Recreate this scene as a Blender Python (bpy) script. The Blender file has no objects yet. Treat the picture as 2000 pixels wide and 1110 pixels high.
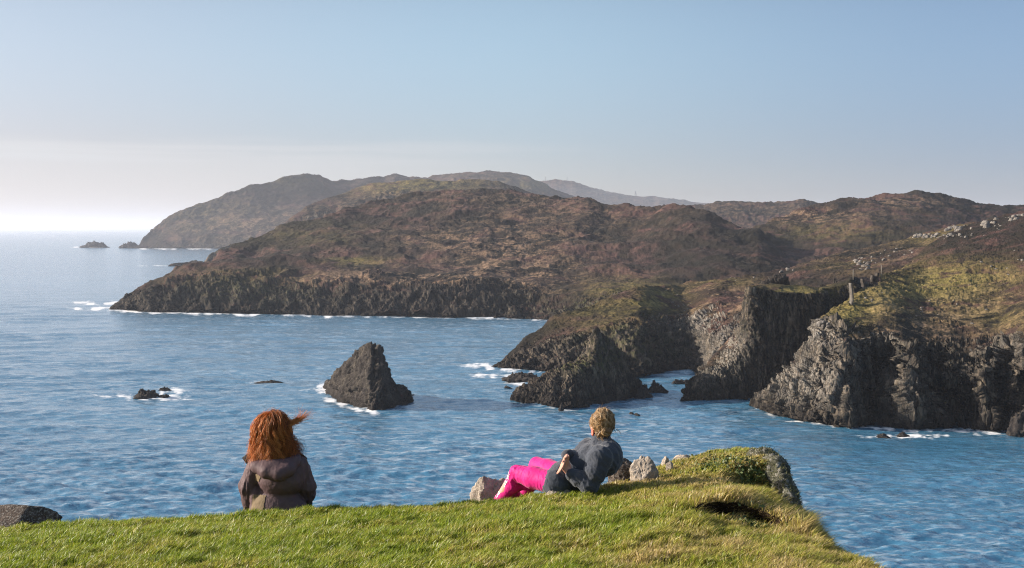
import bpy, math, random
import numpy as np

scene = bpy.context.scene
COL = scene.collection
rng = np.random.default_rng(7)
R = math.radians

# ------------------------------------------------------------------ camera model
F_PX = 2747.0            # focal length in pixels of a 2000 px wide frame
H = 40.0                 # eye height above the sea, metres
YH = 445.0               # row of the horizon
TH = math.atan((555.0 - YH) / F_PX)
CT, ST = math.cos(TH), math.sin(TH)


def W(px, py, Y):
    """point at depth Y (metres ahead of the eye) seen at px,py"""
    px, py, Y = np.broadcast_arrays(np.asarray(px, float), np.asarray(py, float), np.asarray(Y, float))
    u = (px - 1000.0) / F_PX
    v = (555.0 - py) / F_PX
    t = Y / (v * ST + CT)
    return np.stack([u * t, Y, H + t * (v * CT - ST)], -1)


def seaY(px, py, z=0.0):
    v = (555.0 - np.asarray(py, float)) / F_PX
    t = (H - z) / (ST - v * CT)
    return t * (v * ST + CT)


def SEA(px, py):
    return W(px, py, seaY(px, py))


def PIX(P):
    """inverse: world points to pixels"""
    P = np.asarray(P, float)
    dz = P[..., 2] - H
    f = P[..., 1] * CT - dz * ST
    up = P[..., 1] * ST + dz * CT
    return 1000 + F_PX * P[..., 0] / f, 555 - F_PX * up / f


# ------------------------------------------------------------------ noise
_G = rng.normal(size=(256, 3))
_G /= np.linalg.norm(_G, axis=1)[:, None]


def _hash(ix, iy, iz, seed=0):
    h = (ix.astype(np.int64) * 374761393 + iy.astype(np.int64) * 668265263 + iz.astype(np.int64) * 1440662683 + seed * 974634777) & 0xFFFFFFFF
    h = ((h ^ (h >> 13)) * 1274126177) & 0xFFFFFFFF
    h = ((h ^ (h >> 15)) * 2246822519) & 0xFFFFFFFF
    return h ^ (h >> 16)


def perlin(P, seed=0):
    i = np.floor(P).astype(np.int64)
    f = P - i
    w = f * f * f * (f * (f * 6 - 15) + 10)
    out = 0.0
    for dx in (0, 1):
        wx = w[..., 0] if dx else 1 - w[..., 0]
        for dy in (0, 1):
            wy = w[..., 1] if dy else 1 - w[..., 1]
            for dz in (0, 1):
                wz = w[..., 2] if dz else 1 - w[..., 2]
                g = _G[_hash(i[..., 0] + dx, i[..., 1] + dy, i[..., 2] + dz, seed) & 255]
                d = g[..., 0] * (f[..., 0] - dx) + g[..., 1] * (f[..., 1] - dy) + g[..., 2] * (f[..., 2] - dz)
                out = out + wx * wy * wz * d
    return out * 1.6


def fbm(P, octv=4, gain=0.5, seed=0):
    a, s, out = 1.0, 0.0, 0.0
    for k in range(octv):
        out = out + a * perlin(P * 2.03 ** k + 17.3 * k, seed + k)
        s += a
        a *= gain
    return out / s


def ridged(P, octv=4, gain=0.55, seed=0):
    a, s, out = 1.0, 0.0, 0.0
    for k in range(octv):
        out = out + a * (1 - 2.2 * np.abs(perlin(P * 2.03 ** k + 9.1 * k, seed + k)))
        s += a
        a *= gain
    return out / s


def sstep(x, a, b):
    t = np.clip((x - a) / (b - a), 0, 1)
    return t * t * (3 - 2 * t)


def PL(*pts):
    xs = np.array([p[0] for p in pts], float)
    ys = np.array([p[1] for p in pts], float)
    return lambda x: np.interp(x, xs, ys)


# ------------------------------------------------------------------ mesh helpers
def tag(o, label=None, cat=None, group=None, kind=None):
    if label: o['label'] = label
    if cat: o['category'] = cat
    if group: o['group'] = group
    if kind: o['kind'] = kind
    return o


def mesh_obj(name, V, faces, mat, parent=None, smooth=True, attrs=None, tris=None):
    """V (n,3); faces: (m,4) array and/or tris (k,3) array"""
    me = bpy.data.meshes.new(name)
    V = np.ascontiguousarray(V, np.float32).reshape(-1, 3)
    me.vertices.add(len(V))
    me.vertices.foreach_set('co', V.ravel())
    loops, starts, n = [], [], 0
    if faces is not None and len(faces):
        faces = np.asarray(faces, np.int32)
        loops.append(faces.ravel()); starts.append(np.arange(len(faces)) * 4); n = faces.size
    if tris is not None and len(tris):
        tris = np.asarray(tris, np.int32)
        loops.append(tris.ravel()); starts.append(n + np.arange(len(tris)) * 3)
    loops = np.concatenate(loops).astype(np.int32); starts = np.concatenate(starts).astype(np.int32)
    me.loops.add(len(loops)); me.loops.foreach_set('vertex_index', loops)
    me.polygons.add(len(starts)); me.polygons.foreach_set('loop_start', starts)
    me.update(calc_edges=True)
    me.validate()
    if smooth:
        me.polygons.foreach_set('use_smooth', np.ones(len(me.polygons), bool))
    for k, a in (attrs or {}).items():
        a = np.asarray(a, np.float32)
        if a.ndim == 1:
            at = me.attributes.new(k, 'FLOAT', 'POINT'); at.data.foreach_set('value', a)
        else:
            at = me.attributes.new(k, 'FLOAT_VECTOR', 'POINT'); at.data.foreach_set('vector', a.ravel())
    if mat: me.materials.append(mat)
    o = bpy.data.objects.new(name, me)
    COL.objects.link(o)
    if parent: o.parent = parent
    return o


def empty(name, loc):
    o = bpy.data.objects.new(name, None)
    o.location = loc
    o.empty_display_size = 0.2
    COL.objects.link(o)
    return o


def grid_faces(nv, nu):
    i = np.arange(nv - 1)[:, None] * nu + np.arange(nu - 1)[None]
    return np.stack([i, i + 1, i + nu + 1, i + nu], -1).reshape(-1, 4)


def grid_normals(V):
    du = np.gradient(V, axis=1)
    dv = np.gradient(V, axis=0)
    n = np.cross(du, dv)
    return n / (np.linalg.norm(n, axis=-1, keepdims=True) + 1e-9)


def smooth_v(A, passes):
    for _ in range(passes):
        B = A.copy()
        B[1:-1] = 0.25 * A[:-2] + 0.5 * A[1:-1] + 0.25 * A[2:]
        A = B
    return A


# ------------------------------------------------------------------ node helpers
class NT:
    def __init__(self, name):
        self.mat = bpy.data.materials.new(name)
        self.mat.use_nodes = True
        self.t = self.mat.node_tree
        self.t.nodes.clear()
        self.out = self.n('ShaderNodeOutputMaterial')

    def n(self, typ, **kw):
        nd = self.t.nodes.new(typ)
        for k, v in kw.items(): setattr(nd, k, v)
        return nd

    def l(self, a, b): self.t.links.new(a, b)

    def set(self, sock, v):
        if hasattr(v, 'is_output'): self.l(v, sock)
        elif isinstance(v, (tuple, list)) and len(v) == 3 and sock.type == 'RGBA': sock.default_value = (*v, 1)
        else: sock.default_value = v

    def attr(self, name):
        return self.n('ShaderNodeAttribute', attribute_name=name).outputs['Fac']

    def pos(self): return self.n('ShaderNodeNewGeometry').outputs['Position']

    def math(self, op, a, b=0.0, c=0.0, clamp=False):
        m = self.n('ShaderNodeMath', operation=op, use_clamp=clamp)
        for s, v in zip(m.inputs, (a, b, c)): self.set(s, v)
        return m.outputs[0]

    def scale(self, vec, s):
        m = self.n('ShaderNodeVectorMath', operation='MULTIPLY')
        self.set(m.inputs[0], vec); m.inputs[1].default_value = s if isinstance(s, tuple) else (s, s, s)
        return m.outputs[0]

    def noise(self, vec, scale, detail=3.0, rough=0.55, dist=0.0):
        m = self.n('ShaderNodeTexNoise')
        self.set(m.inputs['Vector'], vec)
        m.inputs['Scale'].default_value = scale; m.inputs['Detail'].default_value = detail
        m.inputs['Roughness'].default_value = rough; m.inputs['Distortion'].default_value = dist
        return m.outputs[0]

    def voro(self, vec, scale, feature='F1'):
        m = self.n('ShaderNodeTexVoronoi', feature=feature)
        self.set(m.inputs['Vector'], vec); m.inputs['Scale'].default_value = scale
        return m.outputs[0]

    def step(self, x, a, b):
        m = self.n('ShaderNodeMapRange', interpolation_type='SMOOTHSTEP')
        self.set(m.inputs['Value'], x); m.inputs['From Min'].default_value = a; m.inputs['From Max'].default_value = b
        return m.outputs['Result']

    def mix(self, f, a, b):
        m = self.n('ShaderNodeMix', data_type='RGBA')
        self.set(m.inputs[0], f); self.set(m.inputs[6], a); self.set(m.inputs[7], b)
        return m.outputs[2]

    def ramp(self, f, stops):
        m = self.n('ShaderNodeValToRGB')
        cr = m.color_ramp
        while len(cr.elements) < len(stops): cr.elements.new(0.5)
        for e, (p, c) in zip(cr.elements, stops): e.position = p; e.color = (*c, 1)
        self.set(m.inputs[0], f)
        return m.outputs[0]

    def bump(self, h, dist, strength=1.0, normal=None):
        b = self.n('ShaderNodeBump')
        b.inputs['Distance'].default_value = dist; b.inputs['Strength'].default_value = strength
        self.set(b.inputs['Height'], h)
        if normal is not None: self.l(normal, b.inputs['Normal'])
        return b.outputs[0]

    def bsdf(self, color, rough=0.9, spec=0.3, normal=None, **kw):
        p = self.n('ShaderNodeBsdfPrincipled')
        self.set(p.inputs['Base Color'], color); self.set(p.inputs['Roughness'], rough)
        self.set(p.inputs['Specular IOR Level'], spec)
        if normal is not None: self.l(normal, p.inputs['Normal'])
        for k, v in kw.items(): self.set(p.inputs[k], v)
        return p.outputs[0]

    def done(self, sh):
        self.l(sh, self.out.inputs['Surface'])
        return self.mat


# ------------------------------------------------------------------ camera, light, sky
cd = bpy.data.cameras.new('camera')
cam = bpy.data.objects.new('camera', cd)
COL.objects.link(cam)
cam.location = (0, 0, H)
cam.rotation_euler = (math.pi / 2 - TH, 0, 0)
cd.sensor_width = 36.0
cd.lens = 36.0 * F_PX / 2000.0
cd.clip_start = 0.5
cd.clip_end = 200000
scene.camera = cam

SUN_EL, SUN_AZ = 20.0, -85.0        # azimuth clockwise from straight ahead (+Y)
sd = bpy.data.lights.new('sun', 'SUN')
sd.energy = 5.0
sd.angle = R(0.55)
sd.color = (1.0, 0.90, 0.78)
sun = bpy.data.objects.new('sun', sd)
COL.objects.link(sun)
from mathutils import Vector
sdir = Vector((math.sin(R(SUN_AZ)) * math.cos(R(SUN_EL)), math.cos(R(SUN_AZ)) * math.cos(R(SUN_EL)), math.sin(R(SUN_EL))))
sun.rotation_euler = sdir.to_track_quat('Z', 'Y').to_euler()
sun.location = (-30, 10, 70)

world = bpy.data.worlds.new('World')
scene.world = world
world.use_nodes = True
wt = world.node_tree
wt.nodes.clear()


def wn(typ, **kw):
    nd = wt.nodes.new(typ)
    for k, v in kw.items(): setattr(nd, k, v)
    return nd


wo = wn('ShaderNodeOutputWorld'); bg = wn('ShaderNodeBackground')
tc = wn('ShaderNodeTexCoord')
# the sky is looked up a little higher than the true direction: clear winter air, blue close to the horizon
mv = wn('ShaderNodeVectorMath', operation='MULTIPLY_ADD')
mv.inputs[1].default_value = (1, 1, 2.2); mv.inputs[2].default_value = (0, 0, 0.03)
wt.links.new(tc.outputs['Generated'], mv.inputs[0])
nrm = wn('ShaderNodeVectorMath', operation='NORMALIZE')
sky = wn('ShaderNodeTexSky', sky_type='NISHITA')
sky.sun_disc = False
sky.sun_elevation = R(SUN_EL)
sky.sun_rotation = R(SUN_AZ)
sky.altitude = 0; sky.air_density = 1.0; sky.dust_density = 1.2; sky.ozone_density = 1.0
sp2 = wn('ShaderNodeSeparateXYZ'); cb2 = wn('ShaderNodeCombineXYZ'); mn2 = wn('ShaderNodeMath', operation='MINIMUM'); ml2 = wn('ShaderNodeMath', operation='MULTIPLY_ADD')
wt.links.new(mv.outputs[0], sp2.inputs[0]); wt.links.new(sp2.outputs['X'], cb2.inputs['X']); wt.links.new(sp2.outputs['Y'], cb2.inputs['Y'])
wt.links.new(sp2.outputs['Z'], ml2.inputs[0]); ml2.inputs[1].default_value = 0.30; ml2.inputs[2].default_value = 0.27
wt.links.new(sp2.outputs['Z'], mn2.inputs[0]); wt.links.new(ml2.outputs[0], mn2.inputs[1]); wt.links.new(mn2.outputs[0], cb2.inputs['Z'])
wt.links.new(cb2.outputs[0], nrm.inputs[0])
wt.links.new(nrm.outputs[0], sky.inputs['Vector'])
# thin bank of bright cloud low over the sea on the sunny side
sep = wn('ShaderNodeSeparateXYZ'); wt.links.new(tc.outputs['Generated'], sep.inputs[0])
cm = wn('ShaderNodeVectorMath', operation='MULTIPLY'); cm.inputs[1].default_value = (6, 6, 75)
wt.links.new(tc.outputs['Generated'], cm.inputs[0])
cn = wn('ShaderNodeTexNoise'); cn.inputs['Scale'].default_value = 1.3; cn.inputs['Detail'].default_value = 6
wt.links.new(cm.outputs[0], cn.inputs['Vector'])


def wmath(op, a, b=0.0, c=0.0):
    m = wn('ShaderNodeMath', operation=op)
    for s, v in zip(m.inputs, (a, b, c)):
        if hasattr(v, 'is_output'): wt.links.new(v, s)
        else: s.default_value = v
    return m.outputs[0]


def wstep(x, a, b):
    m = wn('ShaderNodeMapRange', interpolation_type='SMOOTHSTEP')
    wt.links.new(x, m.inputs['Value']); m.inputs['From Min'].default_value = a; m.inputs['From Max'].default_value = b
    return m.outputs['Result']


top = wmath('ADD', sep.outputs['Z'], wmath('MULTIPLY', cn.outputs[0], 0.030))
band = wmath('SUBTRACT', 1.0, wstep(top, 0.060, 0.078))
side = wmath('SUBTRACT', 1.0, wstep(sep.outputs['X'], -0.16, 0.10))
cm2 = wn('ShaderNodeVectorMath', operation='MULTIPLY'); cm2.inputs[1].default_value = (4, 4, 150)
wt.links.new(tc.outputs['Generated'], cm2.inputs[0])
cn2 = wn('ShaderNodeTexNoise'); cn2.inputs['Scale'].default_value = 1.0; cn2.inputs['Detail'].default_value = 5
wt.links.new(cm2.outputs[0], cn2.inputs['Vector'])
wisp = wstep(cn2.outputs[0], 0.38, 0.66)
streak = wmath('MULTIPLY', wmath('MULTIPLY', wisp, side), wmath('SUBTRACT', wstep(sep.outputs['Z'], 0.042, 0.050), wstep(sep.outputs['Z'], 0.056, 0.066)))
cf = wmath('ADD', wmath('MULTIPLY', wmath('MULTIPLY', band, side), 0.5), wmath('MULTIPLY', streak, 0.42))
mx = wn('ShaderNodeMix', data_type='RGBA')


def wmix(f, a, b, typ='MIX'):
    k = wn('ShaderNodeMix', data_type='RGBA', blend_type=typ)
    for s, v in zip((k.inputs[0], k.inputs[6], k.inputs[7]), (f, a, b)):
        if hasattr(v, 'is_output'): wt.links.new(v, s)
        elif isinstance(v, tuple): s.default_value = (*v, 1)
        else: s.default_value = v
    return k.outputs[2]


# moist air: duller and greyer low down, warmer towards the sun
skyc = wmix(1.0, sky.outputs[0], wmix(wstep(sep.outputs['Z'], 0.0, 0.15), (0.665, 0.575, 0.60), (1.15, 1.20, 1.10)), 'MULTIPLY')
half = wmix(wstep(sep.outputs['X'], -0.36, 0.02), (1.01, 0.82, 0.77), (0.97, 0.90, 0.87))
skyc = wmix(1.0, skyc, wmix(wstep(sep.outputs['X'], -0.02, 0.36), half, (0.70, 0.69, 0.76)), 'MULTIPLY')
skyc = wmix(1.0, skyc, wmix(wstep(sep.outputs['Z'], -0.005, 0.04), (0.80, 0.81, 0.83), (1.0, 1.0, 1.0)), 'MULTIPLY')
wt.links.new(cf, mx.inputs[0]); wt.links.new(skyc, mx.inputs[6]); mx.inputs[7].default_value = (3.1, 3.15, 3.22, 1)
wt.links.new(mx.outputs[2], bg.inputs['Color'])
bg.inputs['Strength'].default_value = 0.125
wt.links.new(bg.outputs[0], wo.inputs['Surface'])

scene.view_settings.view_transform = 'Standard'
scene.view_settings.look = 'None'
scene.view_settings.exposure = 0.85
scene.view_settings.gamma = 1.0
cy = scene.cycles
cy.max_bounces = 5; cy.diffuse_bounces = 2; cy.glossy_bounces = 3; cy.transmission_bounces = 3
cy.volume_bounces = 1; cy.transparent_max_bounces = 12
cy.use_denoising = True
cy.denoising_prefilter = 'NONE'
cy.use_adaptive_sampling = False
cy.filter_width = 1.1
scene.cycles.pixel_filter_type = 'BLACKMAN_HARRIS'
cy.caustics_reflective = False; cy.caustics_refractive = False
# ------------------------------------------------------------------ land materials
def land_material(name, near=1.0, dark=1.0):
    m = NT(name)
    P = m.pos()
    rock, green, tan = m.attr('rock'), m.attr('green'), m.attr('tan')
    # vegetation: heather, bracken, dead grass
    Ph = m.scale(P, (0.75, 0.6, 1.6))
    n1 = m.noise(Ph, 0.035 * near, 5, 0.62, 0.8)
    n2 = m.noise(Ph, 0.13 * near, 5, 0.65, 0.6)
    n3 = m.noise(P, 0.55 * near, 4, 0.7)
    veg = m.ramp(n1, [(0.30, (0.010, 0.0092, 0.0068)), (0.44, (0.019, 0.0155, 0.011)), (0.53, (0.034, 0.022, 0.018)), (0.61, (0.084, 0.045, 0.038)), (0.70, (0.026, 0.020, 0.013))])
    veg = m.mix(m.math('MULTIPLY', m.step(n2, 0.50, 0.66), 0.75), veg, (0.012, 0.0115, 0.0075))
    tanf = m.math('MULTIPLY', tan, m.step(m.math('ADD', n2, m.math('MULTIPLY', n3, 0.35)), 0.62, 0.80))
    veg = m.mix(tanf, veg, m.ramp(n3, [(0.3, (0.085, 0.052, 0.028)), (0.7, (0.30, 0.200, 0.132))]))
    gcol = m.ramp(n3, [(0.3, (0.034, 0.031, 0.010)), (0.5, (0.165, 0.135, 0.040)), (0.75, (0.36, 0.265, 0.105))])
    veg = m.mix(m.math('MULTIPLY', green, m.step(n2, 0.32, 0.55)), veg, gcol)
    # rock with steep strata, pale lichen and dark wet foot
    Ps = m.scale(P, (1, 1, 0.22))
    r1 = m.noise(Ps, 0.5 * near, 6, 0.68, 0.5)
    r2 = m.noise(Ps, 2.2 * near, 4, 0.7)
    rcol = m.ramp(r1, [(0.28, (0.009, 0.0085, 0.009)), (0.48, (0.030, 0.027, 0.025)), (0.60, (0.125, 0.100, 0.075)), (0.76, (0.29, 0.245, 0.19))])
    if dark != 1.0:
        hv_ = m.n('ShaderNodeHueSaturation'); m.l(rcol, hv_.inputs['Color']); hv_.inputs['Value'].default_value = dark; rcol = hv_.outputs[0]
    rcol = m.mix(m.math('MULTIPLY', m.attr('pale'), m.step(r2, 0.40, 0.62)), rcol, (0.36, 0.325, 0.28))
    rcol = m.mix(m.math('MULTIPLY', m.attr('moss'), m.step(n3, 0.42, 0.62)), rcol, (0.085, 0.085, 0.035))
    z = m.n('ShaderNodeSeparateXYZ'); m.l(P, z.inputs[0])
    wet = m.math('SUBTRACT', 1.0, m.step(m.math('SUBTRACT', z.outputs['Z'], m.math('MULTIPLY', n2, 3.0)), -0.6, 2.2))
    rcol = m.mix(m.math('MULTIPLY', wet, 0.7), rcol, (0.018, 0.015, 0.013))
    rf = m.step(m.math('ADD', rock, m.math('MULTIPLY', m.math('SUBTRACT', n3, 0.5), 0.7)), 0.40, 0.60)
    col = m.mix(rf, veg, rcol)
    h = m.math('ADD', m.math('MULTIPLY', r2, rf), m.math('MULTIPLY', n3, 0.8))
    nb = m.bump(h, 0.8 / near, 0.8)
    return m.done(m.bsdf(col, 0.92, 0.12, nb))


LAND = land_material('heath_and_rock', 1.0)
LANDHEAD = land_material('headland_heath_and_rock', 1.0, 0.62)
LANDFAR = land_material('far_heath', 0.45, 0.6)
LANDNEAR = land_material('cliff_grass_and_rock', 1.8)


def sm_px(a, px, wpx):
    k = max(3, int(wpx / (px[1] - px[0])) | 1)
    w_ = np.hanning(k + 2)[1:-1]; w_ /= w_.sum()
    return np.convolve(np.pad(a, k // 2, mode='edge'), w_, 'valid')


def layer_pts(px, spec, prev):
    kind = spec[0]
    if kind == 'sea':
        return SEA(px, PL(*spec[1])(px))
    if kind == 'at':           # pixel row profile and depth profile
        d = spec[2]
        d = sm_px(PL(*d)(px), px, 60) if isinstance(d, (list, tuple)) else d
        return W(px, sm_px(PL(*spec[1])(px), px, 9), d)
    if kind == 'plus':         # pixel row profile at a depth measured back from layer k
        d = spec[2]
        d = sm_px(PL(*d)(px), px, 60 if px[-1] - px[0] > 450 else 22) if isinstance(d, (list, tuple)) else d
        return W(px, sm_px(PL(*spec[1])(px), px, 9), sm_px(prev[spec[3]][:, 1], px, 40) + d)
    if kind == 'off':          # straight back and down from layer k
        q = prev[spec[3]].copy()
        q[:, 0] *= (q[:, 1] + spec[1]) / q[:, 1]
        q[:, 1] += spec[1]
        q[:, 2] = q[:, 2] + spec[2]
        return q
    if kind == 'floor':
        q = prev[spec[3]].copy()
        q[:, 0] *= (q[:, 1] + spec[1]) / q[:, 1]
        q[:, 1] += spec[1]
        q[:, 2] = spec[2]
        return q


def columns(P, w, h, seed, ang=0.3, lean=0.12):
    """random set-backs of steep rock columns: sharp vertical joints"""
    a = P[..., 0] * math.cos(ang) + P[..., 1] * math.sin(ang) + lean * P[..., 2]
    a = a + 0.6 * w * perlin(P / (w * 3.0), seed + 5)
    i = np.floor(a / w)
    f = a / w - i
    r = (_hash(i, i * 0, i * 0, seed) & 1023) / 1023.0
    k = np.floor(P[..., 2] / h + 3.7 * r)
    r2 = (_hash(i, k, i * 0, seed + 1) & 1023) / 1023.0
    return r * 1.0 + r2 * 0.25 - 0.62 - 0.25 * (np.abs(f - 0.5) > 0.42)


def blocks(P, w, tall, seed, ang=0.4, lean=0.2):
    """fractured rock: random set-back of jointed, upright blocks"""
    q = 0.45 * np.stack([perlin(P / (w * 1.7), seed + 1), perlin(P / (w * 1.7) + 7, seed + 2), perlin(P / (w * 2.5) + 13, seed + 3)], -1)
    a = (P[..., 0] * math.cos(ang) + P[..., 1] * math.sin(ang) + lean * P[..., 2]) / w + q[..., 0]
    b_ = (-P[..., 0] * math.sin(ang) + P[..., 1] * math.cos(ang)) / w + q[..., 1]
    i = np.floor(a); st = (_hash(i, i * 0, i * 0, seed) & 255) / 255.0
    c = (P[..., 2] - lean * P[..., 0]) / (w * tall) + q[..., 2] + st
    h = (_hash(i, np.floor(b_), np.floor(c), seed + 9) & 1023) / 1023.0
    return h - 0.5


def landmass(name, x0, x1, nu, layers, segs, rocks, mat, noise, sm=3, green=None, tan=None, pale=None, moss=None,
             seed=1, warp=None, obj=True, flat=False, steepness=(0.30, 0.62)):
    """layers: bottom to top (then behind); rocks: 0..1 per layer.  noise = dict of amplitudes / sizes in metres"""
    px = np.linspace(x0, x1, nu)
    pts, roc = [], []
    for s in layers: pts.append(layer_pts(px, s, pts))
    rows, rr = [], []
    for k in range(len(pts) - 1):
        n = segs[k]
        for j in range(n):
            t = j / n
            rows.append(pts[k] * (1 - t) + pts[k + 1] * t)
            rr.append(rocks[k] * (1 - t) + rocks[k + 1] * t)
    rows.append(pts[-1]); rr.append(rocks[-1])
    V = smooth_v(np.array(rows), sm)
    rk = np.array(rr)[:, None] * np.ones(nu)[None]
    if warp is not None: V = warp(V, px, rk)
    N = smooth_v(grid_normals(V), 4)
    N /= np.linalg.norm(N, axis=-1, keepdims=True) + 1e-9
    S = noise['size']
    rk = np.clip(rk + 0.55 * fbm(V / (S * 1.0), 4, 0.6, seed=seed + 40) + 0.5 * (1 - sstep(N[..., 2], *steepness)), 0, 1)
    st = np.array([1, 1, noise.get('stretch', 0.25)])
    d = noise['big'] * fbm(V / S, 3, seed=seed) + noise['veg'] * (1 - rk) * fbm(V / (S * 0.2), 4, 0.6, seed=seed + 3)
    d = d + (1 - rk) * 0.55 * noise['big'] * (ridged(V / (S * 0.42), 4, 0.55, seed=seed + 5) - 0.2) + (1 - rk) * 0.35 * noise['veg'] * fbm(V / (S * 0.06), 2, seed=seed + 6)
    d = d + sstep(rk, 0.35, 0.8) * noise['crag'] * (ridged(V * st / (S * 0.35), 5, 0.6, seed=seed + 7) - 0.25)
    if noise.get('col'):
        c = noise['colw']
        d = d + sstep(rk, 0.5, 0.8) * noise['col'] * (0.9 * blocks(V, c * 1.25, 2.4, seed + 20) + 0.5 * blocks(V, c * 0.5, 1.8, seed + 21, 0.1, 0.35))
        d = d + sstep(rk, 0.55, 0.85) * 0.6 * noise['col'] * (columns(V, c, c * 4, seed) + 0.4 * columns(V, c * 0.37, c * 1.6, seed + 9))
    fade = np.clip((px - x0) / (0.028 * (x1 - x0)), 0, 1)[None] ** 0.7
    V = V + N * (d * fade)[..., None]
    Nn = grid_normals(V)
    steep = 1 - sstep(Nn[..., 2], *steepness)
    rock = np.clip(0.55 * rk + 0.55 * steep * (0.35 + 0.65 * rk), 0, 1)
    pxg, pyg = PIX(V)
    g = (green(pxg, pyg) if green else 0 * rock)
    tn = (tan(pxg, pyg) if tan else 0 * rock + 0.5)
    pl = (pale(pxg, pyg) if pale else 0 * rock)
    ms = (moss(pxg, pyg) if moss else 0 * rock + 0.15)
    at = {k: np.clip(v + 0 * rock, 0, 1).ravel() for k, v in dict(rock=rock, green=g, tan=tn, pale=pl, moss=ms).items()}
    o = mesh_obj(name, V, grid_faces(*V.shape[:2]), mat, attrs=at, smooth=not flat)
    if obj: tag(o, kind='structure')
    return o, V


def blob(cx, cy, rx, ry):
    return lambda x, y: np.exp(-(((x - cx) / rx) ** 2 + ((y - cy) / ry) ** 2))


def blobs(*bs):
    return lambda x, y: np.clip(sum(b[4] * np.exp(-(((x - b[0]) / b[2]) ** 2 + ((y - b[1]) / b[3]) ** 2)) for b in bs), 0, 1)


# --- distant hills fading in the haze
landmass('distant_hills', 1010, 1460, 300, [
    ('at', [(1010, 440), (1460, 440)], 5600),
    ('at', [(1010, 362), (1060, 352), (1095, 350), (1130, 357), (1180, 370), (1230, 379), (1290, 384), (1340, 391), (1380, 397), (1460, 402)], 6300),
    ('off', 500, -60, 1)], [40, 8], [0, 0, 0], LANDFAR, dict(size=300, big=9, veg=10, crag=0), seed=11)

# --- far island
RB = [(262, 485), (272, 476), (282, 461), (300, 448), (345, 420), (380, 402), (420, 388), (460, 375), (490, 364), (530, 353), (560, 345), (600, 341),
      (625, 346), (650, 357), (690, 353), (715, 348), (750, 346), (770, 341), (800, 346), (840, 342), (900, 335), (950, 333), (990, 336), (1030, 345),
      (1060, 358), (1090, 372), (1110, 380), (1180, 410)]
landmass('far_island', 262, 1180, 640, [
    ('floor', 0, -3, 0) if False else ('sea', [(262, 485.5), (300, 485.5), (430, 486), (1180, 487)]),
    ('plus', [(262, 485.2), (275, 481), (300, 474), (430, 470), (600, 468), (1180, 470)], [(262, 2), (300, 25), (1180, 30)], 0),
    ('plus', [(262, 485.1), (275, 478), (300, 460), (380, 430), (480, 408), (600, 395), (700, 400), (1180, 430)], [(262, 4), (300, 60), (600, 280), (1180, 300)], 0),
    ('plus', RB, [(262, 6), (300, 90), (460, 260), (600, 420), (700, 600), (850, 900), (1180, 900)], 0),
    ('off', 150, -30, 3), ('floor', 900, -3, 3)], [18, 60, 70, 10, 10], [1, 0.75, 0.15, 0.1, 0, 0], LANDFAR,
    dict(size=190, big=11, veg=5, crag=10, stretch=0.5), seed=21,
    tan=blobs((520, 440, 180, 40, 0.9), (900, 350, 200, 20, 0.5)), green=blobs((400, 410, 90, 40, 0.25), (1040, 360, 60, 15, 0.6), (560, 352, 80, 14, 0.3)))

# --- back ridge of the headland
RC3 = [(328, 520), (340, 515), (352, 512), (400, 511), (414, 496), (430, 484), (460, 474), (500, 463), (545, 447), (570, 427), (600, 404), (640, 385), (690, 370),
       (730, 357), (800, 351), (830, 348), (870, 351), (930, 350), (980, 358), (1020, 368), (1060, 385), (1110, 400)]
landmass('hills_behind_headland', 328, 1110, 640, [
    ('sea', [(328, 520.5), (400, 520), (480, 515), (1110, 515)]),
    ('plus', [(328, 520.2), (340, 517), (400, 514), (430, 500), (520, 480), (600, 455), (700, 430), (1110, 430)], [(328, 3), (400, 15), (600, 120), (1110, 140)], 0),
    ('plus', [(328, 520.1), (340, 516), (400, 512.5), (430, 490), (520, 470), (580, 440), (620, 420), (700, 400), (1110, 410)], [(328, 5), (400, 22), (600, 150), (1110, 180)], 0),
    ('plus', RC3, [(328, 6), (400, 30), (600, 175), (700, 260), (1110, 300)], 0),
    ('off', 120, -14, 3), ('floor', 500, -3, 3)], [24, 36, 60, 8, 10], [1, 0.8, 0.75, 0.15, 0, 0], LAND,
    dict(size=80, big=5, veg=2, crag=8, stretch=0.5), seed=31, green=blobs((800, 360, 160, 18, 0.8), (450, 490, 60, 20, 0.5)),
    pale=blobs((640, 410, 70, 40, 0.25)))

# --- the headland across the bay
RC2 = [(213, 604), (240, 590), (290, 558), (330, 538), (365, 518), (400, 514), (430, 490), (480, 471), (540, 451), (600, 431), (650, 412), (720, 395), (800, 376),
       (880, 368), (940, 365), (1000, 366), (1050, 376), (1080, 384), (1150, 384), (1190, 398), (1240, 403), (1280, 402), (1310, 394), (1340, 397), (1380, 408),
       (1420, 437), (1450, 446), (1480, 453), (1510, 480), (1560, 520), (1600, 545)]
BEN = [(213, 604.2), (240, 591), (290, 559), (330, 539), (365, 519), (400, 515), (450, 511), (540, 504), (600, 506), (640, 513), (720, 522), (820, 530), (900, 533), (1000, 545), (1100, 555), (1300, 565), (1600, 590)]


def gullies(V, px, rk):
    # buttresses and gullies running down the slopes
    g = perlin(np.stack([V[..., 0] / 46, V[..., 1] / 120, V[..., 2] * 0 + 2.2], -1), 77)
    a = 7.0 * sstep(V[..., 2], 2, 18)
    V = V.copy()
    V[..., 1] += a * g * (rk > 0.3) + 3 * g
    V[..., 2] += -0.35 * a * np.abs(g) * (1 - rk)
    return V


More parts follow.
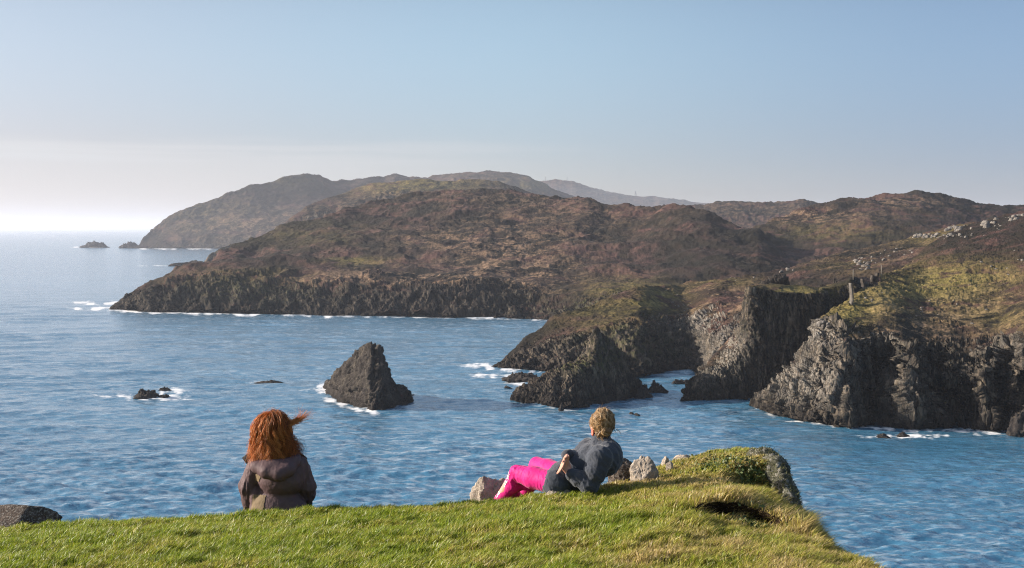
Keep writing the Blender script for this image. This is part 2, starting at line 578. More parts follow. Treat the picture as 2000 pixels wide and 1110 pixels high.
headland, VH = landmass('headland', 213, 1600, 1180, flat=True, layers= [
    ('sea', [(213, 605), (300, 610), (400, 611.5), (560, 615), (640, 617), (780, 618.5), (1010, 622), (1075, 627), (1300, 640), (1600, 660)]),
    ('plus', [(213, 604.6), (240, 597), (290, 582), (330, 575), (450, 566), (560, 572), (700, 574), (800, 572), (900, 577), (1000, 590), (1075, 598), (1300, 600), (1600, 620)],
     [(213, 1), (260, 9), (600, 14), (1600, 16)], 0),
    ('plus', BEN, [(213, 2), (260, 16), (330, 42), (500, 80), (800, 90), (1000, 70), (1600, 60)], 0),
    ('plus', [(213, 604.1), (240, 590.6), (290, 558.7), (330, 540), (365, 521), (400, 519), (450, 517), (540, 512), (600, 512), (660, 510), (720, 508), (820, 512), (900, 512), (1000, 520), (1100, 535), (1300, 540), (1600, 575)],
     [(213, 3), (260, 20), (330, 60), (400, 120), (500, 150), (700, 150), (1000, 120), (1600, 90)], 0),
    ('plus', [(213, 604), (240, 590.3), (290, 558.4), (330, 538.5), (365, 519), (400, 516), (430, 503), (540, 482), (650, 462), (800, 445), (950, 440), (1100, 455), (1250, 470), (1380, 480), (1480, 500), (1600, 560)],
     [(213, 4), (260, 24), (330, 80), (400, 170), (500, 240), (800, 300), (1200, 260), (1600, 160)], 0),
    ('plus', RC2, [(213, 5), (260, 28), (330, 95), (400, 200), (500, 320), (800, 460), (1000, 470), (1200, 400), (1350, 340), (1600, 220)], 0),
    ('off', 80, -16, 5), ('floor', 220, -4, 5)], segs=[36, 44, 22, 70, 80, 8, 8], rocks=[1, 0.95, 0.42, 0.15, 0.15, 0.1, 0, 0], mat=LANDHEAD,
    noise=dict(size=58, big=5.0, veg=1.5, crag=4.2, stretch=0.6, col=1.9, colw=4.5), sm=3, seed=41, warp=gullies,
    tan=blobs((860, 545, 240, 24, 1.0), (1010, 505, 130, 60, 0.9), (640, 545, 90, 14, 0.6), (850, 470, 110, 22, 0.7), (960, 385, 220, 14, 0.4), (1100, 420, 200, 40, 0.45)),
    green=blobs((470, 545, 130, 20, 0.4), (600, 460, 130, 25, 0.2), (1230, 565, 90, 22, 0.6), (700, 510, 60, 8, 0.8)),
    moss=blobs((500, 560, 160, 30, 0.6), (1150, 590, 120, 24, 0.7)))

# --- hills inland on the right
landmass('inland_hills', 1330, 1700, 260, [
    ('at', [(1330, 480), (1700, 480)], 1450),
    ('at', [(1330, 405), (1370, 400), (1400, 393), (1440, 391), (1500, 396), (1535, 392), (1550, 389), (1570, 387), (1600, 397), (1640, 408), (1700, 420)], [(1330, 1800), (1700, 1750)]),
    ('off', 150, -20, 1)], [60, 8], [0.2, 0.1, 0], LAND, dict(size=70, big=3, veg=3.5, crag=5), seed=51, tan=lambda x, y: 0.5 + 0 * x)
landmass('moorland_hill', 1420, 2180, 620, [
    ('at', [(1420, 535), (1500, 535), (1560, 545), (2180, 565)], 690),
    ('at', [(1420, 500), (1475, 492), (1560, 480), (1700, 455), (1850, 450), (2180, 470)], [(1420, 830), (1560, 840), (2180, 880)]),
    ('at', [(1420, 480), (1450, 462), (1475, 449), (1500, 432), (1560, 413), (1620, 397), (1660, 386), (1700, 377), (1740, 377), (1800, 376), (1850, 388), (1900, 397), (1950, 402), (1975, 406), (2010, 404), (2180, 398)],
     [(1420, 900), (1500, 960), (1700, 1060), (2180, 1100)]),
    ('off', 120, -16, 2)], [44, 70, 8], [0.1, 0.12, 0.12, 0], LAND, dict(size=60, big=4.5, veg=1.6, crag=3, stretch=0.5), seed=61,
    tan=blobs((1640, 420, 120, 14, 0.7), (1760, 395, 90, 12, 0.9), (1560, 425, 60, 16, 0.8)), green=blobs((1640, 455, 110, 22, 0.35)))

# --- rocky slope across the cove
SKY = [(958, 716), (975, 708), (1000, 690), (1030, 662), (1060, 645), (1080, 625), (1110, 610), (1160, 596), (1200, 580), (1240, 562), (1262, 554), (1300, 558), (1330, 556),
       (1380, 545), (1440, 541), (1500, 531), (1540, 524), (1560, 515), (1620, 500), (1700, 485), (1780, 465), (1850, 445), (1910, 432), (1960, 420), (2000, 412), (2200, 385)]
cove_slope, VD = landmass('cove_slope', 958, 2200, 1080, flat=True, layers= [
    ('sea', [(958, 717), (1000, 720), (1050, 724), (1100, 729), (1180, 736), (1240, 738), (1300, 729), (1345, 724), (1400, 742), (1470, 747), (2200, 747)]),
    ('plus', [(958, 716.6), (1000, 702), (1060, 684), (1150, 664), (1250, 655), (1280, 650), (1330, 648), (1370, 650), (1400, 655), (1450, 640), (1600, 600), (2200, 600)],
     [(958, 1), (1000, 6), (1100, 14), (1250, 18), (1300, 30), (1345, 30), (1400, 16), (2200, 20)], 0),
    ('plus', [(958, 716.4), (1000, 697), (1060, 662), (1110, 636), (1160, 622), (1250, 600), (1330, 602), (1440, 590), (1540, 560), (1700, 530), (1850, 500), (2000, 480), (2200, 470)],
     [(958, 2), (1000, 12), (1080, 30), (1250, 55), (1450, 70), (2200, 110)], 0),
    ('plus', SKY, [(958, 3), (1000, 18), (1080, 45), (1260, 90), (1440, 130), (1540, 170), (1800, 230), (2200, 270)], 0),
    ('off', 30, -5, 3), ('floor', 160, -4, 3)], segs=[64, 70, 100, 8, 8], rocks=[1, 0.95, 0.42, 0.28, 0.2, 0], mat=LAND,
    noise=dict(size=22, big=1.8, veg=1.0, crag=2.2, stretch=0.3, col=1.8, colw=2.4), sm=2, seed=71,
    tan=blobs((1400, 590, 130, 40, 0.9), (1750, 500, 200, 40, 0.5)), green=blobs((1290, 585, 60, 26, 1.0), (1180, 615, 90, 40, 0.35), (1650, 520, 60, 15, 0.3), (1900, 460, 160, 25, 0.6), (1420, 550, 60, 10, 0.5)),
    pale=blobs((1330, 605, 60, 30, 0.7), (1390, 625, 40, 25, 0.8), (1430, 690, 60, 40, 0.9), (1850, 470, 150, 12, 0.7)), moss=blobs((1180, 620, 120, 40, 0.9), (1250, 680, 100, 30, 0.5)))

# --- pointed rock spur in front of it
landmass('pointed_spur', 996, 1262, 420, flat=True, layers= [
    ('sea', [(996, 782), (1020, 788), (1060, 793), (1100, 797), (1150, 795), (1200, 786), (1240, 776), (1262, 766)]),
    ('plus', [(996, 781.5), (1010, 774), (1030, 767), (1060, 757), (1100, 745), (1140, 725), (1165, 705), (1190, 712), (1225, 742), (1262, 765.6)], [(996, 0.4), (1100, 4), (1165, 6), (1225, 3), (1262, 0.3)], 0),
    ('plus', [(996, 781), (1004, 774), (1012, 764), (1022, 756), (1050, 739), (1080, 727), (1110, 715), (1130, 704), (1148, 690), (1157, 664), (1163, 645), (1168, 643), (1174, 655), (1190, 664), (1203, 680),
              (1214, 690), (1226, 715), (1240, 741), (1256, 763), (1262, 765.4)], [(996, 1), (1030, 6), (1100, 12), (1165, 13), (1225, 8), (1262, 1)], 0),
    ('off', 8, -4, 2), ('floor', 22, -3, 2)], segs=[60, 60, 8, 10], rocks=[1, 1, 0.9, 0.8, 1], mat=LANDNEAR,
    noise=dict(size=14, big=0.9, veg=0.3, crag=1.5, stretch=0.2, col=0.9, colw=1.4), sm=1, seed=81, moss=blobs((1120, 712, 60, 18, 1.0), (1190, 690, 40, 40, 0.7)))

# --- high dark wall of rock with a ruin-like crag
wall_top = [(1328, 783), (1340, 766), (1352, 746), (1366, 731), (1400, 694), (1430, 661), (1448, 640), (1460, 606), (1466, 566), (1470, 558), (1476, 562), (1500, 566), (1530, 572), (1600, 577), (1605, 567),
            (1640, 561), (1656, 556), (1661, 546), (1668, 546), (1676, 556), (1720, 560)]
landmass('dark_cliff', 1328, 1720, 560, flat=True, layers= [
    ('sea', [(1328, 784.5), (1345, 786), (1400, 783), (1470, 779), (1720, 776)]),
    ('plus', [(1328, 783.8), (1345, 772), (1366, 752), (1400, 727), (1440, 700), (1460, 680), (1600, 680), (1720, 680)], [(1328, 1), (1400, 7), (1450, 4), (1466, 2.4), (1720, 3)], 0),
    ('plus', wall_top, [(1328, 2), (1360, 14), (1420, 20), (1450, 14), (1462, 6), (1468, 4), (1600, 5), (1608, 13), (1720, 15)], 0),
    ('plus', [(1328, 783), (1400, 693), (1448, 638), (1466, 563), (1490, 557), (1520, 553), (1560, 560), (1600, 566), (1660, 545), (1720, 540)], [(1328, 4), (1420, 26), (1466, 14), (1600, 24), (1720, 30)], 0),
    ('off', 12, -6, 3), ('floor', 30, -3, 3)], segs=[70, 80, 20, 8, 8], rocks=[1, 1, 0.55, 0.1, 0.3, 0.3], mat=LANDNEAR,
    noise=dict(size=16, big=1.3, veg=0.3, crag=1.0, stretch=0.5, col=1.6, colw=1.6), sm=1, seed=91,
    green=blobs((1540, 568, 90, 14, 0.9)), pale=blobs((1425, 680, 28, 34, 1.0), (1390, 720, 30, 30, 0.6)), tan=blobs((1400, 650, 60, 60, 0.8)))


def recess(V, px, rk):
    # deep clefts and a sea cave in the near cliff
    x, y = PIX(V)
    xw = x + 7 * perlin(np.stack([x / 23, y / 60, 0 * x], -1), 5)
    x = np.floor(xw / 10) * 10 + 5 + 9 * ((_hash(np.floor(xw / 10), 0 * x, 0 * x, 3) & 255) / 255.0 - 0.5)
    V = V.copy()
    low = 1 - sstep(-y, -720, -650)
    d = 13 * np.exp(-((x - (1718 - 0.15 * (y - 740))) / 24) ** 2) * (0.3 + 0.7 * low)
    d += 16 * np.exp(-((x - 1868) / 34) ** 2) * sstep(y, 735, 775) * (rk > 0.4)
    d += 5 * np.exp(-((x - 1830) / 20) ** 2) * low + 7 * np.exp(-((x - 1975) / 26) ** 2) * low
    d -= 6 * np.exp(-((x - 1650) / 26) ** 2) * low + 4 * np.exp(-((x - 1775) / 22) ** 2) * low + 3 * np.exp(-((x - 1925) / 20) ** 2) * low
    k = sstep(rk, 0.4, 0.8) * sstep(V[..., 2], -0.5, 3.0)
    V[..., 0] *= 1 + d * k / V[..., 1]
    V[..., 1] += d * k
    return V


near_cliff, VF = landmass('near_cliff', 1464, 2200, 1080, flat=True, layers= [
    ('sea', [(1464, 793), (1480, 798), (1520, 812), (1580, 825), (1650, 833), (1690, 831), (1740, 837), (1800, 835), (1860, 838), (1950, 841), (2000, 851), (2200, 872)]),
    ('plus', [(1464, 792.5), (1490, 778), (1530, 757), (1570, 728), (1600, 702), (1640, 690), (1680, 700), (1750, 708), (1800, 722), (1900, 725), (1950, 722), (2000, 712), (2200, 720)],
     [(1464, 0.5), (1520, 4), (1600, 6), (1700, 5), (2200, 6)], 0),
    ('plus', [(1464, 792), (1480, 777), (1510, 755), (1540, 730), (1570, 690), (1588, 655), (1600, 624), (1640, 630), (1680, 645), (1750, 652), (1800, 668), (1850, 672), (1900, 675), (1950, 668), (2000, 640), (2200, 640)],
     [(1464, 1), (1520, 10), (1600, 18), (1700, 12), (2200, 14)], 0),
    ('plus', [(1464, 791.8), (1480, 776.6), (1510, 754.5), (1540, 729), (1570, 689), (1588, 654), (1600, 622), (1640, 602), (1680, 575), (1720, 560), (1800, 580), (1900, 580), (2000, 570), (2200, 560)],
     [(1464, 1.5), (1520, 11), (1600, 20), (1640, 40), (1720, 62), (2200, 70)], 0),
    ('plus', [(1464, 791.6), (1480, 776.4), (1510, 754), (1540, 728), (1570, 688), (1588, 653), (1600, 621), (1640, 599), (1680, 563), (1716, 538), (1760, 530), (1800, 518), (1850, 500), (1900, 482), (2000, 462), (2200, 440)],
     [(1464, 2), (1520, 12), (1600, 22), (1640, 46), (1720, 90), (1800, 130), (2200, 150)], 0),
    ('plus', [(1464, 793), (1540, 735), (1600, 640), (1640, 615), (1680, 590), (1716, 560), (1760, 530), (1800, 490), (1850, 455), (1910, 434), (1960, 422), (2000, 413), (2200, 386)],
     [(1464, 5), (1600, 34), (1720, 130), (1800, 210), (1900, 250), (2200, 260)], 0),
    ('floor', 60, -3, 5)], segs=[90, 50, 80, 80, 130, 8], rocks=[1, 1, 0.62, 0.1, 0.12, 0.2, 0], mat=LANDNEAR,
    noise=dict(size=15, big=1.0, veg=0.7, crag=1.5, stretch=0.22, col=2.6, colw=2.3), sm=1, seed=101, warp=recess,
    green=blobs((1660, 610, 50, 30, 0.9), (1780, 570, 130, 45, 0.75), (1900, 540, 120, 30, 0.7), (1950, 620, 90, 30, 0.4)),
    tan=blobs((1750, 620, 120, 50, 0.9), (1900, 600, 150, 60, 0.7)),
    pale=blobs((1600, 650, 40, 24, 1.0), (1570, 740, 80, 50, 0.85), (1720, 655, 60, 20, 0.6), (1770, 760, 40, 60, 0.3), (1960, 680, 70, 30, 0.4)), moss=lambda x, y: 0.1 + 0 * x)
# ------------------------------------------------------------------ sea
pyr = np.concatenate([np.linspace(1330, 452, 900), [451, 450, 449, 448.3, 447.6, 447, 446.6, 446.3]])
pxc = np.concatenate([np.linspace(-1400, -180, 18)[:-1], np.arange(-180, 2181, 1.9), np.linspace(2180, 3400, 18)[1:]])
PX, PY = np.meshgrid(pxc, pyr)
VS = SEA(PX, PY)
dep = VS[..., 1]
spac = np.abs(np.gradient(dep, axis=0))
wr = np.random.default_rng(3)
z = np.zeros(dep.shape)
X_, Y_ = VS[..., 0], VS[..., 1]
for k in range(64):
    lam = 2.2 * (30 / 2.2) ** (k / 63) * wr.uniform(0.85, 1.15)
    th = R(-78) + wr.normal() * 0.42            # wind sea running in from the left, crests seen along the view
    kx, ky = math.cos(th) * 2 * math.pi / lam, math.sin(th) * 2 * math.pi / lam
    amp = 0.0170 * lam ** 0.45 * wr.uniform(0.6, 1.3)
    att = sstep(lam / np.maximum(spac, 1e-3), 2.2, 6.0)
    ph = X_ * kx + Y_ * ky + wr.uniform(0, 6.28) + 1.1 * np.sin(X_ / 37 + k) * np.cos(Y_ / 51 + 2 * k)
    z += amp * att * (np.sin(ph) + 0.25 * np.sin(2 * ph + 0.6))
gust = 0.75 + 0.5 * fbm(np.stack([X_ / 60, Y_ / 60, 0 * X_], -1), 3, seed=201)
calm = 1 - 0.55 * np.exp(-(((PX - 1750) / 330) ** 2 + ((PY - 870) / 60) ** 2))
z *= gust * calm
VS = VS.copy()
VS[..., 2] = z

# foam: along the water's edge, around the reefs, in streaks
foam = np.zeros(dep.shape)


def edge_foam(pts, width, amt):
    global foam
    width = width * 1.5
    q = np.array(pts, float)
    for a, b in zip(q[:-1], q[1:]):
        x0, x1 = min(a[0], b[0]) - 4 * width, max(a[0], b[0]) + 4 * width
        s = (PX > x0) & (PX < x1) & (np.abs(PY - 0.5 * (a[1] + b[1])) < 60)
        if not s.any(): continue
        p = np.stack([PX[s], PY[s] * 2.6], -1)
        A, B = a * [1, 2.6], b * [1, 2.6]
        t = np.clip(((p - A) @ (B - A)) / max((B - A) @ (B - A), 1e-6), 0, 1)
        d = np.linalg.norm(p - A - t[:, None] * (B - A), axis=1)
        foam[s] = np.maximum(foam[s], amt * np.exp(-(d / width) ** 2))


def spot(cx, cy, rx, ry, amt):
    global foam
    foam = np.maximum(foam, amt * np.exp(-(((PX - cx) / rx) ** 2 + ((PY - cy) / ry) ** 2)))


edge_foam([(213, 605), (300, 610), (400, 611.5), (560, 615), (640, 617)], 9, 1.0)
edge_foam([(640, 617), (780, 618.5), (1010, 622), (1075, 627)], 7, 0.75)
edge_foam([(275, 485.5), (430, 486)], 6, 0.9)
edge_foam([(958, 717), (1000, 720), (1055, 724)], 14, 1.0)
edge_foam([(990, 745), (1040, 748)], 12, 0.7)
edge_foam([(1480, 799), (1520, 813), (1580, 826), (1650, 834), (1740, 839), (1860, 840), (1950, 842), (2010, 853)], 8, 0.9)
edge_foam([(632, 757), (650, 776), (690, 792), (722, 803)], 15, 1.0)
edge_foam([(722, 803), (770, 796), (803, 779)], 8, 0.7)
edge_foam([(996, 783), (1060, 794), (1120, 799)], 6, 0.5)
for s in [(188, 592, 46, 5, 1.4), (182, 603, 50, 4, 1.3), (300, 519.5, 34, 1.8, 1.0), (265, 543, 36, 1.6, 0.5), (150, 483, 24, 1.5, 0.8), (180, 483.6, 30, 1.2, 1),
          (408, 485, 20, 1.6, 1.0), (292, 776, 75, 7, 1.3), (335, 767, 40, 8, 1.2), (230, 774, 60, 5, 1.0), (500, 747, 60, 4, 0.62), (622, 758, 32, 8, 1.2),
          (700, 796, 30, 6, 0.8), (945, 716, 55, 5, 1.05), (970, 735, 60, 6, 1.0), (940, 728, 60, 10, 0.45), (1020, 752, 30, 4, 0.6), (1775, 852, 85, 6, 1.3),
          (1955, 848, 55, 6, 1.2), (1690, 834, 22, 5, 0.9), (1240, 809, 22, 3, 0.6), (1110, 800, 40, 4, 0.5), (860, 775, 60, 10, 0.38)]:
    spot(*s)
fw_ = 0.50 + 1.15 * fbm(np.stack([PX / 26, PY / 9, 0 * PX], -1), 3, seed=205)
foam = np.clip(foam * np.clip(fw_, 0.1, 1.25), 0, 1.1)
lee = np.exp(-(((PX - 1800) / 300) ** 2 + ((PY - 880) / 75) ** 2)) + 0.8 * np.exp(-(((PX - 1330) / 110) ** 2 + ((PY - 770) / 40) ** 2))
sea_attr = dict(glint_amt=np.clip((1 - lee) * (0.72 + 0.5 * np.exp(-(((PX - 1150) / 420) ** 2 + ((PY - 900) / 90) ** 2))), 0, 1.3).ravel(), foam=foam.ravel(), far=sstep(np.log10(dep), 2.3, 3.6).ravel())  # first mask: strength of the painted sky glints, strongest in the bright middle

m = NT('sea_water')
P = m.pos()
far = m.attr('far')
Pw = m.n('ShaderNodeMapping'); Pw.inputs['Rotation'].default_value = (0, 0, R(10)); Pw.inputs['Scale'].default_value = (0.55, 1, 1)
m.l(P, Pw.inputs['Vector'])
Pw = Pw.outputs[0]
w1 = m.noise(Pw, 0.42, 4, 0.6, 0.4)
w2 = m.noise(Pw, 1.5, 3, 0.6, 0.3)
w3 = m.noise(Pw, 0.075, 3, 0.55)
b = m.bump(w3, 1.0, 0.5)
b = m.bump(w1, 0.45, 0.8, b)
b = m.bump(w2, 0.15, 0.8, b)
gustn = m.noise(m.scale(P, (0.35, 1, 1)), 0.012, 4, 0.6)
body = m.ramp(gustn, [(0.3, (0.031, 0.138, 0.240)), (0.7, (0.054, 0.188, 0.310))])
fo = m.attr('foam')
fn = m.noise(m.scale(P, (0.5, 1, 1)), 0.55, 6, 0.72, 0.9)
fm = m.step(m.math('ADD', m.math('MULTIPLY', fo, 0.62), m.math('MULTIPLY', fn, 0.8)), 0.53, 0.80)
fm = m.math('MULTIPLY', fm, m.step(fo, 0.05, 0.3))
# few small whitecaps out in the open
wc = m.math('MULTIPLY', m.step(m.noise(m.scale(P, (0.3, 1, 1)), 0.11, 7, 0.75), 0.735, 0.78), 0.55)
fm = m.math('MAXIMUM', fm, wc)
# sky glints painted in as short pale flecks, fewer in the lee of the cliffs
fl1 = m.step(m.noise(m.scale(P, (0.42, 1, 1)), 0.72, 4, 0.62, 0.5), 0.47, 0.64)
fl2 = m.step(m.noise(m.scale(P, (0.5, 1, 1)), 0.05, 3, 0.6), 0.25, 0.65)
sky_glint = m.math('MULTIPLY', m.math('MULTIPLY', fl1, m.math('MULTIPLY_ADD', fl2, 0.7, 0.3)), m.math('MULTIPLY', m.attr('glint_amt'), 0.31))
fm = m.math('MAXIMUM', fm, sky_glint)
water = m.bsdf(body, 0.13, 0.5, b, IOR=1.75)
white = m.bsdf((0.82, 0.83, 0.84), 0.8, 0.2, b)
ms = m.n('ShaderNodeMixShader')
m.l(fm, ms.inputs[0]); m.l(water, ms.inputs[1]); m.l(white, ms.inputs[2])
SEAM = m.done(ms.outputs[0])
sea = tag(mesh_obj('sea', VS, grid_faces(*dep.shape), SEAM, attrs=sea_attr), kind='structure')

# ------------------------------------------------------------------ haze
hm = bpy.data.materials.new('sea_haze')
hm.use_nodes = True
ht = hm.node_tree
ht.nodes.clear()
ho = ht.nodes.new('ShaderNodeOutputMaterial')
pv = ht.nodes.new('ShaderNodeVolumePrincipled')
pv.inputs['Color'].default_value = (0.86, 0.90, 1.0, 1)
pv.inputs['Density'].default_value = 0.000075
pv.inputs['Anisotropy'].default_value = 0.3
ht.links.new(pv.outputs[0], ho.inputs['Volume'])
zb, zt, L = -4.5, 205.0, 70000.0
hv = [(-L, -400, zb), (L, -400, zb), (L, 150000, zb), (-L, 150000, zb), (-L, -400, zt), (L, -400, zt), (L, 150000, zt), (-L, 150000, zt)]
haze = mesh_obj('haze', np.array(hv), [(0, 3, 2, 1), (4, 5, 6, 7), (0, 1, 5, 4), (1, 2, 6, 5), (2, 3, 7, 6), (3, 0, 4, 7)], hm, smooth=False)
tag(haze, kind='stuff')
# ------------------------------------------------------------------ clifftop turf in the foreground
def smooth_u(A, k):
    w = np.ones(k) / k
    pad = np.pad(A, ((k // 2, k // 2),) + ((0, 0),) * (A.ndim - 1), mode='edge')
    return np.stack([np.convolve(pad[:, c], w, 'valid') for c in range(A.shape[1])], -1)


gpx = np.concatenate([np.linspace(-900, -150, 30)[:-1], np.linspace(-150, 1780, 860), np.linspace(1780, 2600, 40)[1:]])
CR = [(-900, 1045), (-150, 1031), (0, 1031), (110, 1029), (180, 1022), (300, 1015), (470, 1005), (600, 993), (700, 987), (830, 987), (930, 975), (1070, 968), (1130, 958), (1200, 944), (1270, 922), (1300, 908),
      (1330, 898), (1370, 890), (1400, 887), (1440, 883), (1486, 884), (1500, 890), (1510, 905), (1525, 930), (1545, 986), (1556, 1028), (1580, 1033), (1600, 1059), (1625, 1080), (1640, 1091), (1690, 1113),
      (1780, 1160), (2000, 1300), (2600, 1700)]
_cr = np.array(CR, float)
_cr[:, 1] += np.interp(_cr[:, 0], [-900, 900, 1100, 1270, 1400], [13, 13, 9, 6, 0])     # room for the blades above the turf line
CR = [tuple(q) for q in _cr]
CRY = [(-900, 11.0), (470, 11.5), (930, 11.9), (1200, 12.4), (1300, 13.4), (1440, 14.4), (1500, 14.0), (1530, 13.4), (1556, 12.2), (1600, 10.7), (1640, 9.7), (1690, 8.6), (1780, 7.4), (2000, 5.6), (2600, 4.2)]
rowsP = [
    ([(-900, 1290), (1700, 1290), (1900, 1420), (2600, 1760)], [(-900, 5.6), (1700, 5.6), (1900, 5.1), (2600, 4.0)]),
    ([(-900, 1110), (1560, 1110), (1640, 1125), (1700, 1145), (1780, 1190), (2000, 1330), (2600, 1720)], [(-900, 7.9), (1500, 7.9), (1640, 7.9), (1700, 7.5), (1780, 6.9), (2000, 5.3), (2600, 4.1)]),
    # floor of the hollow, its dark back, the turf lip over it
    ([(-900, 1075), (700, 1050), (1200, 1018), (1340, 1002), (1380, 1014), (1430, 1026), (1480, 1042), (1540, 1060), (1600, 1080), (1640, 1100), (1700, 1122), (1780, 1166), (2000, 1306), (2600, 1704)],
     [(-900, 9.2), (1200, 9.7), (1340, 10.0), (1400, 10.0), (1500, 9.8), (1600, 9.1), (1640, 8.8), (1700, 8.1), (1780, 7.2), (2000, 5.5), (2600, 4.18)]),
    ([(-900, 1074), (700, 1049), (1200, 1016.5), (1345, 1000), (1375, 1003), (1430, 1010), (1480, 1024), (1520, 1045), (1560, 1062), (1600, 1078), (1640, 1099), (1700, 1121), (1780, 1165), (2000, 1305), (2600, 1703)],
     [(-900, 9.25), (1200, 9.75), (1345, 10.05), (1375, 10.2), (1400, 10.27), (1480, 10.26), (1525, 10.16), (1600, 9.2), (1640, 8.85), (1700, 8.12), (1780, 7.22), (2000, 5.51), (2600, 4.182)]),
    ([(-900, 1073), (700, 1048), (1200, 1014), (1340, 995), (1370, 984), (1400, 977), (1440, 981), (1480, 994), (1520, 1014), (1560, 1042), (1600, 1068), (1640, 1096), (1700, 1119), (1780, 1164), (2000, 1304), (2600, 1702)],
     [(-900, 9.3), (1200, 9.85), (1340, 10.1), (1370, 10.15), (1440, 10.2), (1480, 10.15), (1520, 10.05), (1560, 9.9), (1600, 9.5), (1640, 9.0), (1700, 8.2), (1780, 7.25), (2000, 5.52), (2600, 4.184)]),
    ([(-900, 1060), (-150, 1052), (700, 1020), (1200, 988), (1300, 966), (1370, 967), (1420, 962), (1470, 974), (1520, 990), (1545, 1012), (1560, 1034), (1600, 1063), (1640, 1094), (1700, 1117.5), (1780, 1163), (2000, 1303), (2600, 1701)],
     [(-900, 10.1), (700, 10.4), (1200, 11.0), (1300, 11.4), (1400, 11.4), (1470, 11.4), (1520, 11.3), (1560, 11.0), (1600, 10.0), (1640, 9.3), (1700, 8.3), (1780, 7.3), (2000, 5.53), (2600, 4.186)]),
    ([(-900, 1054), (-150, 1043), (700, 1004), (1200, 973), (1300, 948), (1370, 946), (1420, 950), (1470, 963), (1520, 980), (1545, 1003), (1557, 1031), (1600, 1061), (1640, 1093), (1700, 1117), (1780, 1162), (2000, 1302), (2600, 1700.8)],
     [(-900, 10.5), (700, 10.9), (1200, 11.5), (1300, 12.0), (1400, 12.1), (1430, 12.3), (1500, 12.3), (1530, 12.2), (1557, 11.4), (1600, 10.3), (1640, 9.45), (1700, 8.35), (1780, 7.33), (2000, 5.55), (2600, 4.19)]),
    ([(-900, 1050), (-150, 1038), (700, 998), (1200, 962), (1300, 932), (1370, 919), (1420, 910), (1460, 905), (1490, 905), (1515, 935), (1545, 994), (1557, 1029.5), (1600, 1060), (1640, 1092), (1700, 1116.5), (1780, 1161), (2000, 1301), (2600, 1700.4)],
     [(-900, 10.7), (700, 11.1), (1200, 11.9), (1300, 12.6), (1400, 12.65), (1430, 12.5), (1500, 12.42), (1545, 12.3), (1557, 11.8), (1600, 10.5), (1640, 9.55), (1700, 8.4), (1780, 7.35), (2000, 5.57), (2600, 4.195)]),
    (CR, CRY),
]
gl = []
for pyl, dl in rowsP:
    wob = np.interp(gpx, [-900, 900, 1100, 1270, 1400], [9, 9, 6, 4, 0]) * (len(gl) >= 5) * (len(gl) < 8)
    if len(gl) in (2, 3, 4, 6, 7):                                  # ragged lips and feet of the two hollows
        wob = wob + 7.0 * fbm(np.stack([gpx / 34, gpx * 0 + 3.3 * len(gl), gpx * 0], -1), 3, seed=330) * sstep(gpx, 1300, 1380) * (1 - sstep(gpx, 1500, 1560))
    gl.append(smooth_u(W(gpx, PL(*pyl)(gpx) + wob, PL(*dl)(gpx)), 7))
first = gl[0].copy(); first[:, 1] = -6.0; first[:, 2] = 38.35; first[:, 0] *= 1.3
mid0 = gl[0].copy(); mid0[:, 1] = 1.5; mid0[:, 2] = 38.33; mid0[:, 0] *= 1.1
gl = [first, mid0] + gl
edge = sstep(gpx, 1290, 1520)


def past(dy, dz, dzr):
    q = gl[10].copy()
    q[:, 1] += dy * (1 - edge) + 0.45 * dy * edge
    q[:, 2] += dz * (1 - edge) + dzr * edge
    q[:, 0] += 0.3 * dy * edge
    return q


gl += [past(0.18, -0.05, -0.22), past(0.8, -0.33, -0.9), past(1.5, -0.95, -2.2), past(2.2, -2.6, -4.5), past(4.5, -14, -14), past(10, -41, -41)]
gseg = [3, 6, 40, 36, 14, 14, 34, 20, 22, 26, 6, 14, 12, 12, 14, 14]
G = []
for k in range(len(gl) - 1):
    for j in range(gseg[k]):
        t = j / gseg[k]
        G.append(gl[k] * (1 - t) + gl[k + 1] * t)
G.append(gl[-1])
G = smooth_v(np.array(G), 2)
gn = smooth_v(grid_normals(G), 3)
gn /= np.linalg.norm(gn, axis=-1, keepdims=True)
lump = 0.050 * fbm(G / 0.75, 3, seed=301) + 0.022 * fbm(G / 0.2, 3, seed=302)
row_k = np.repeat(np.arange(len(gseg)), gseg)
row_k = np.append(row_k, len(gseg))
below = np.clip((row_k - 12) / 3.0, 0, 1)[:, None]
lump = lump + below * 0.7 * (ridged(G * np.array([1, 1, .4]) / 2.2, 4, seed=303) - 0.3)
G = G + gn * lump[..., None]
gx, gy = PIX(np.where(G[..., 1:2] > 1, G, np.array([0, 10, 38.0])))
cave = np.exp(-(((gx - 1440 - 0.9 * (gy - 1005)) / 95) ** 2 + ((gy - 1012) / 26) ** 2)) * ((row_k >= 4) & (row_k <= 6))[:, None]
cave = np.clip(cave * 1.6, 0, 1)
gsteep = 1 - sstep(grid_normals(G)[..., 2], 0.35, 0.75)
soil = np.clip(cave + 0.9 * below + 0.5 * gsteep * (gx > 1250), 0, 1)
dry = np.clip(sstep(gx + 260 * fbm(G / 1.6, 3, seed=305), 850, 1330) * 0.45 + 0.75 * fbm(G / 0.5, 3, seed=306) + 0.10, 0, 1)
lush = np.clip(np.exp(-(((gx - 1150) / 170) ** 2 + ((gy - 1032) / 22) ** 2)) + 0.8 * np.exp(-(((gx - 480) / 420) ** 2 + ((gy - 1050) / 60) ** 2)) * (0.6 + 0.9 * fbm(G / 0.6, 2, seed=307)), 0, 1)
dry = np.clip(dry * (1 - 0.8 * lush), 0, 1)

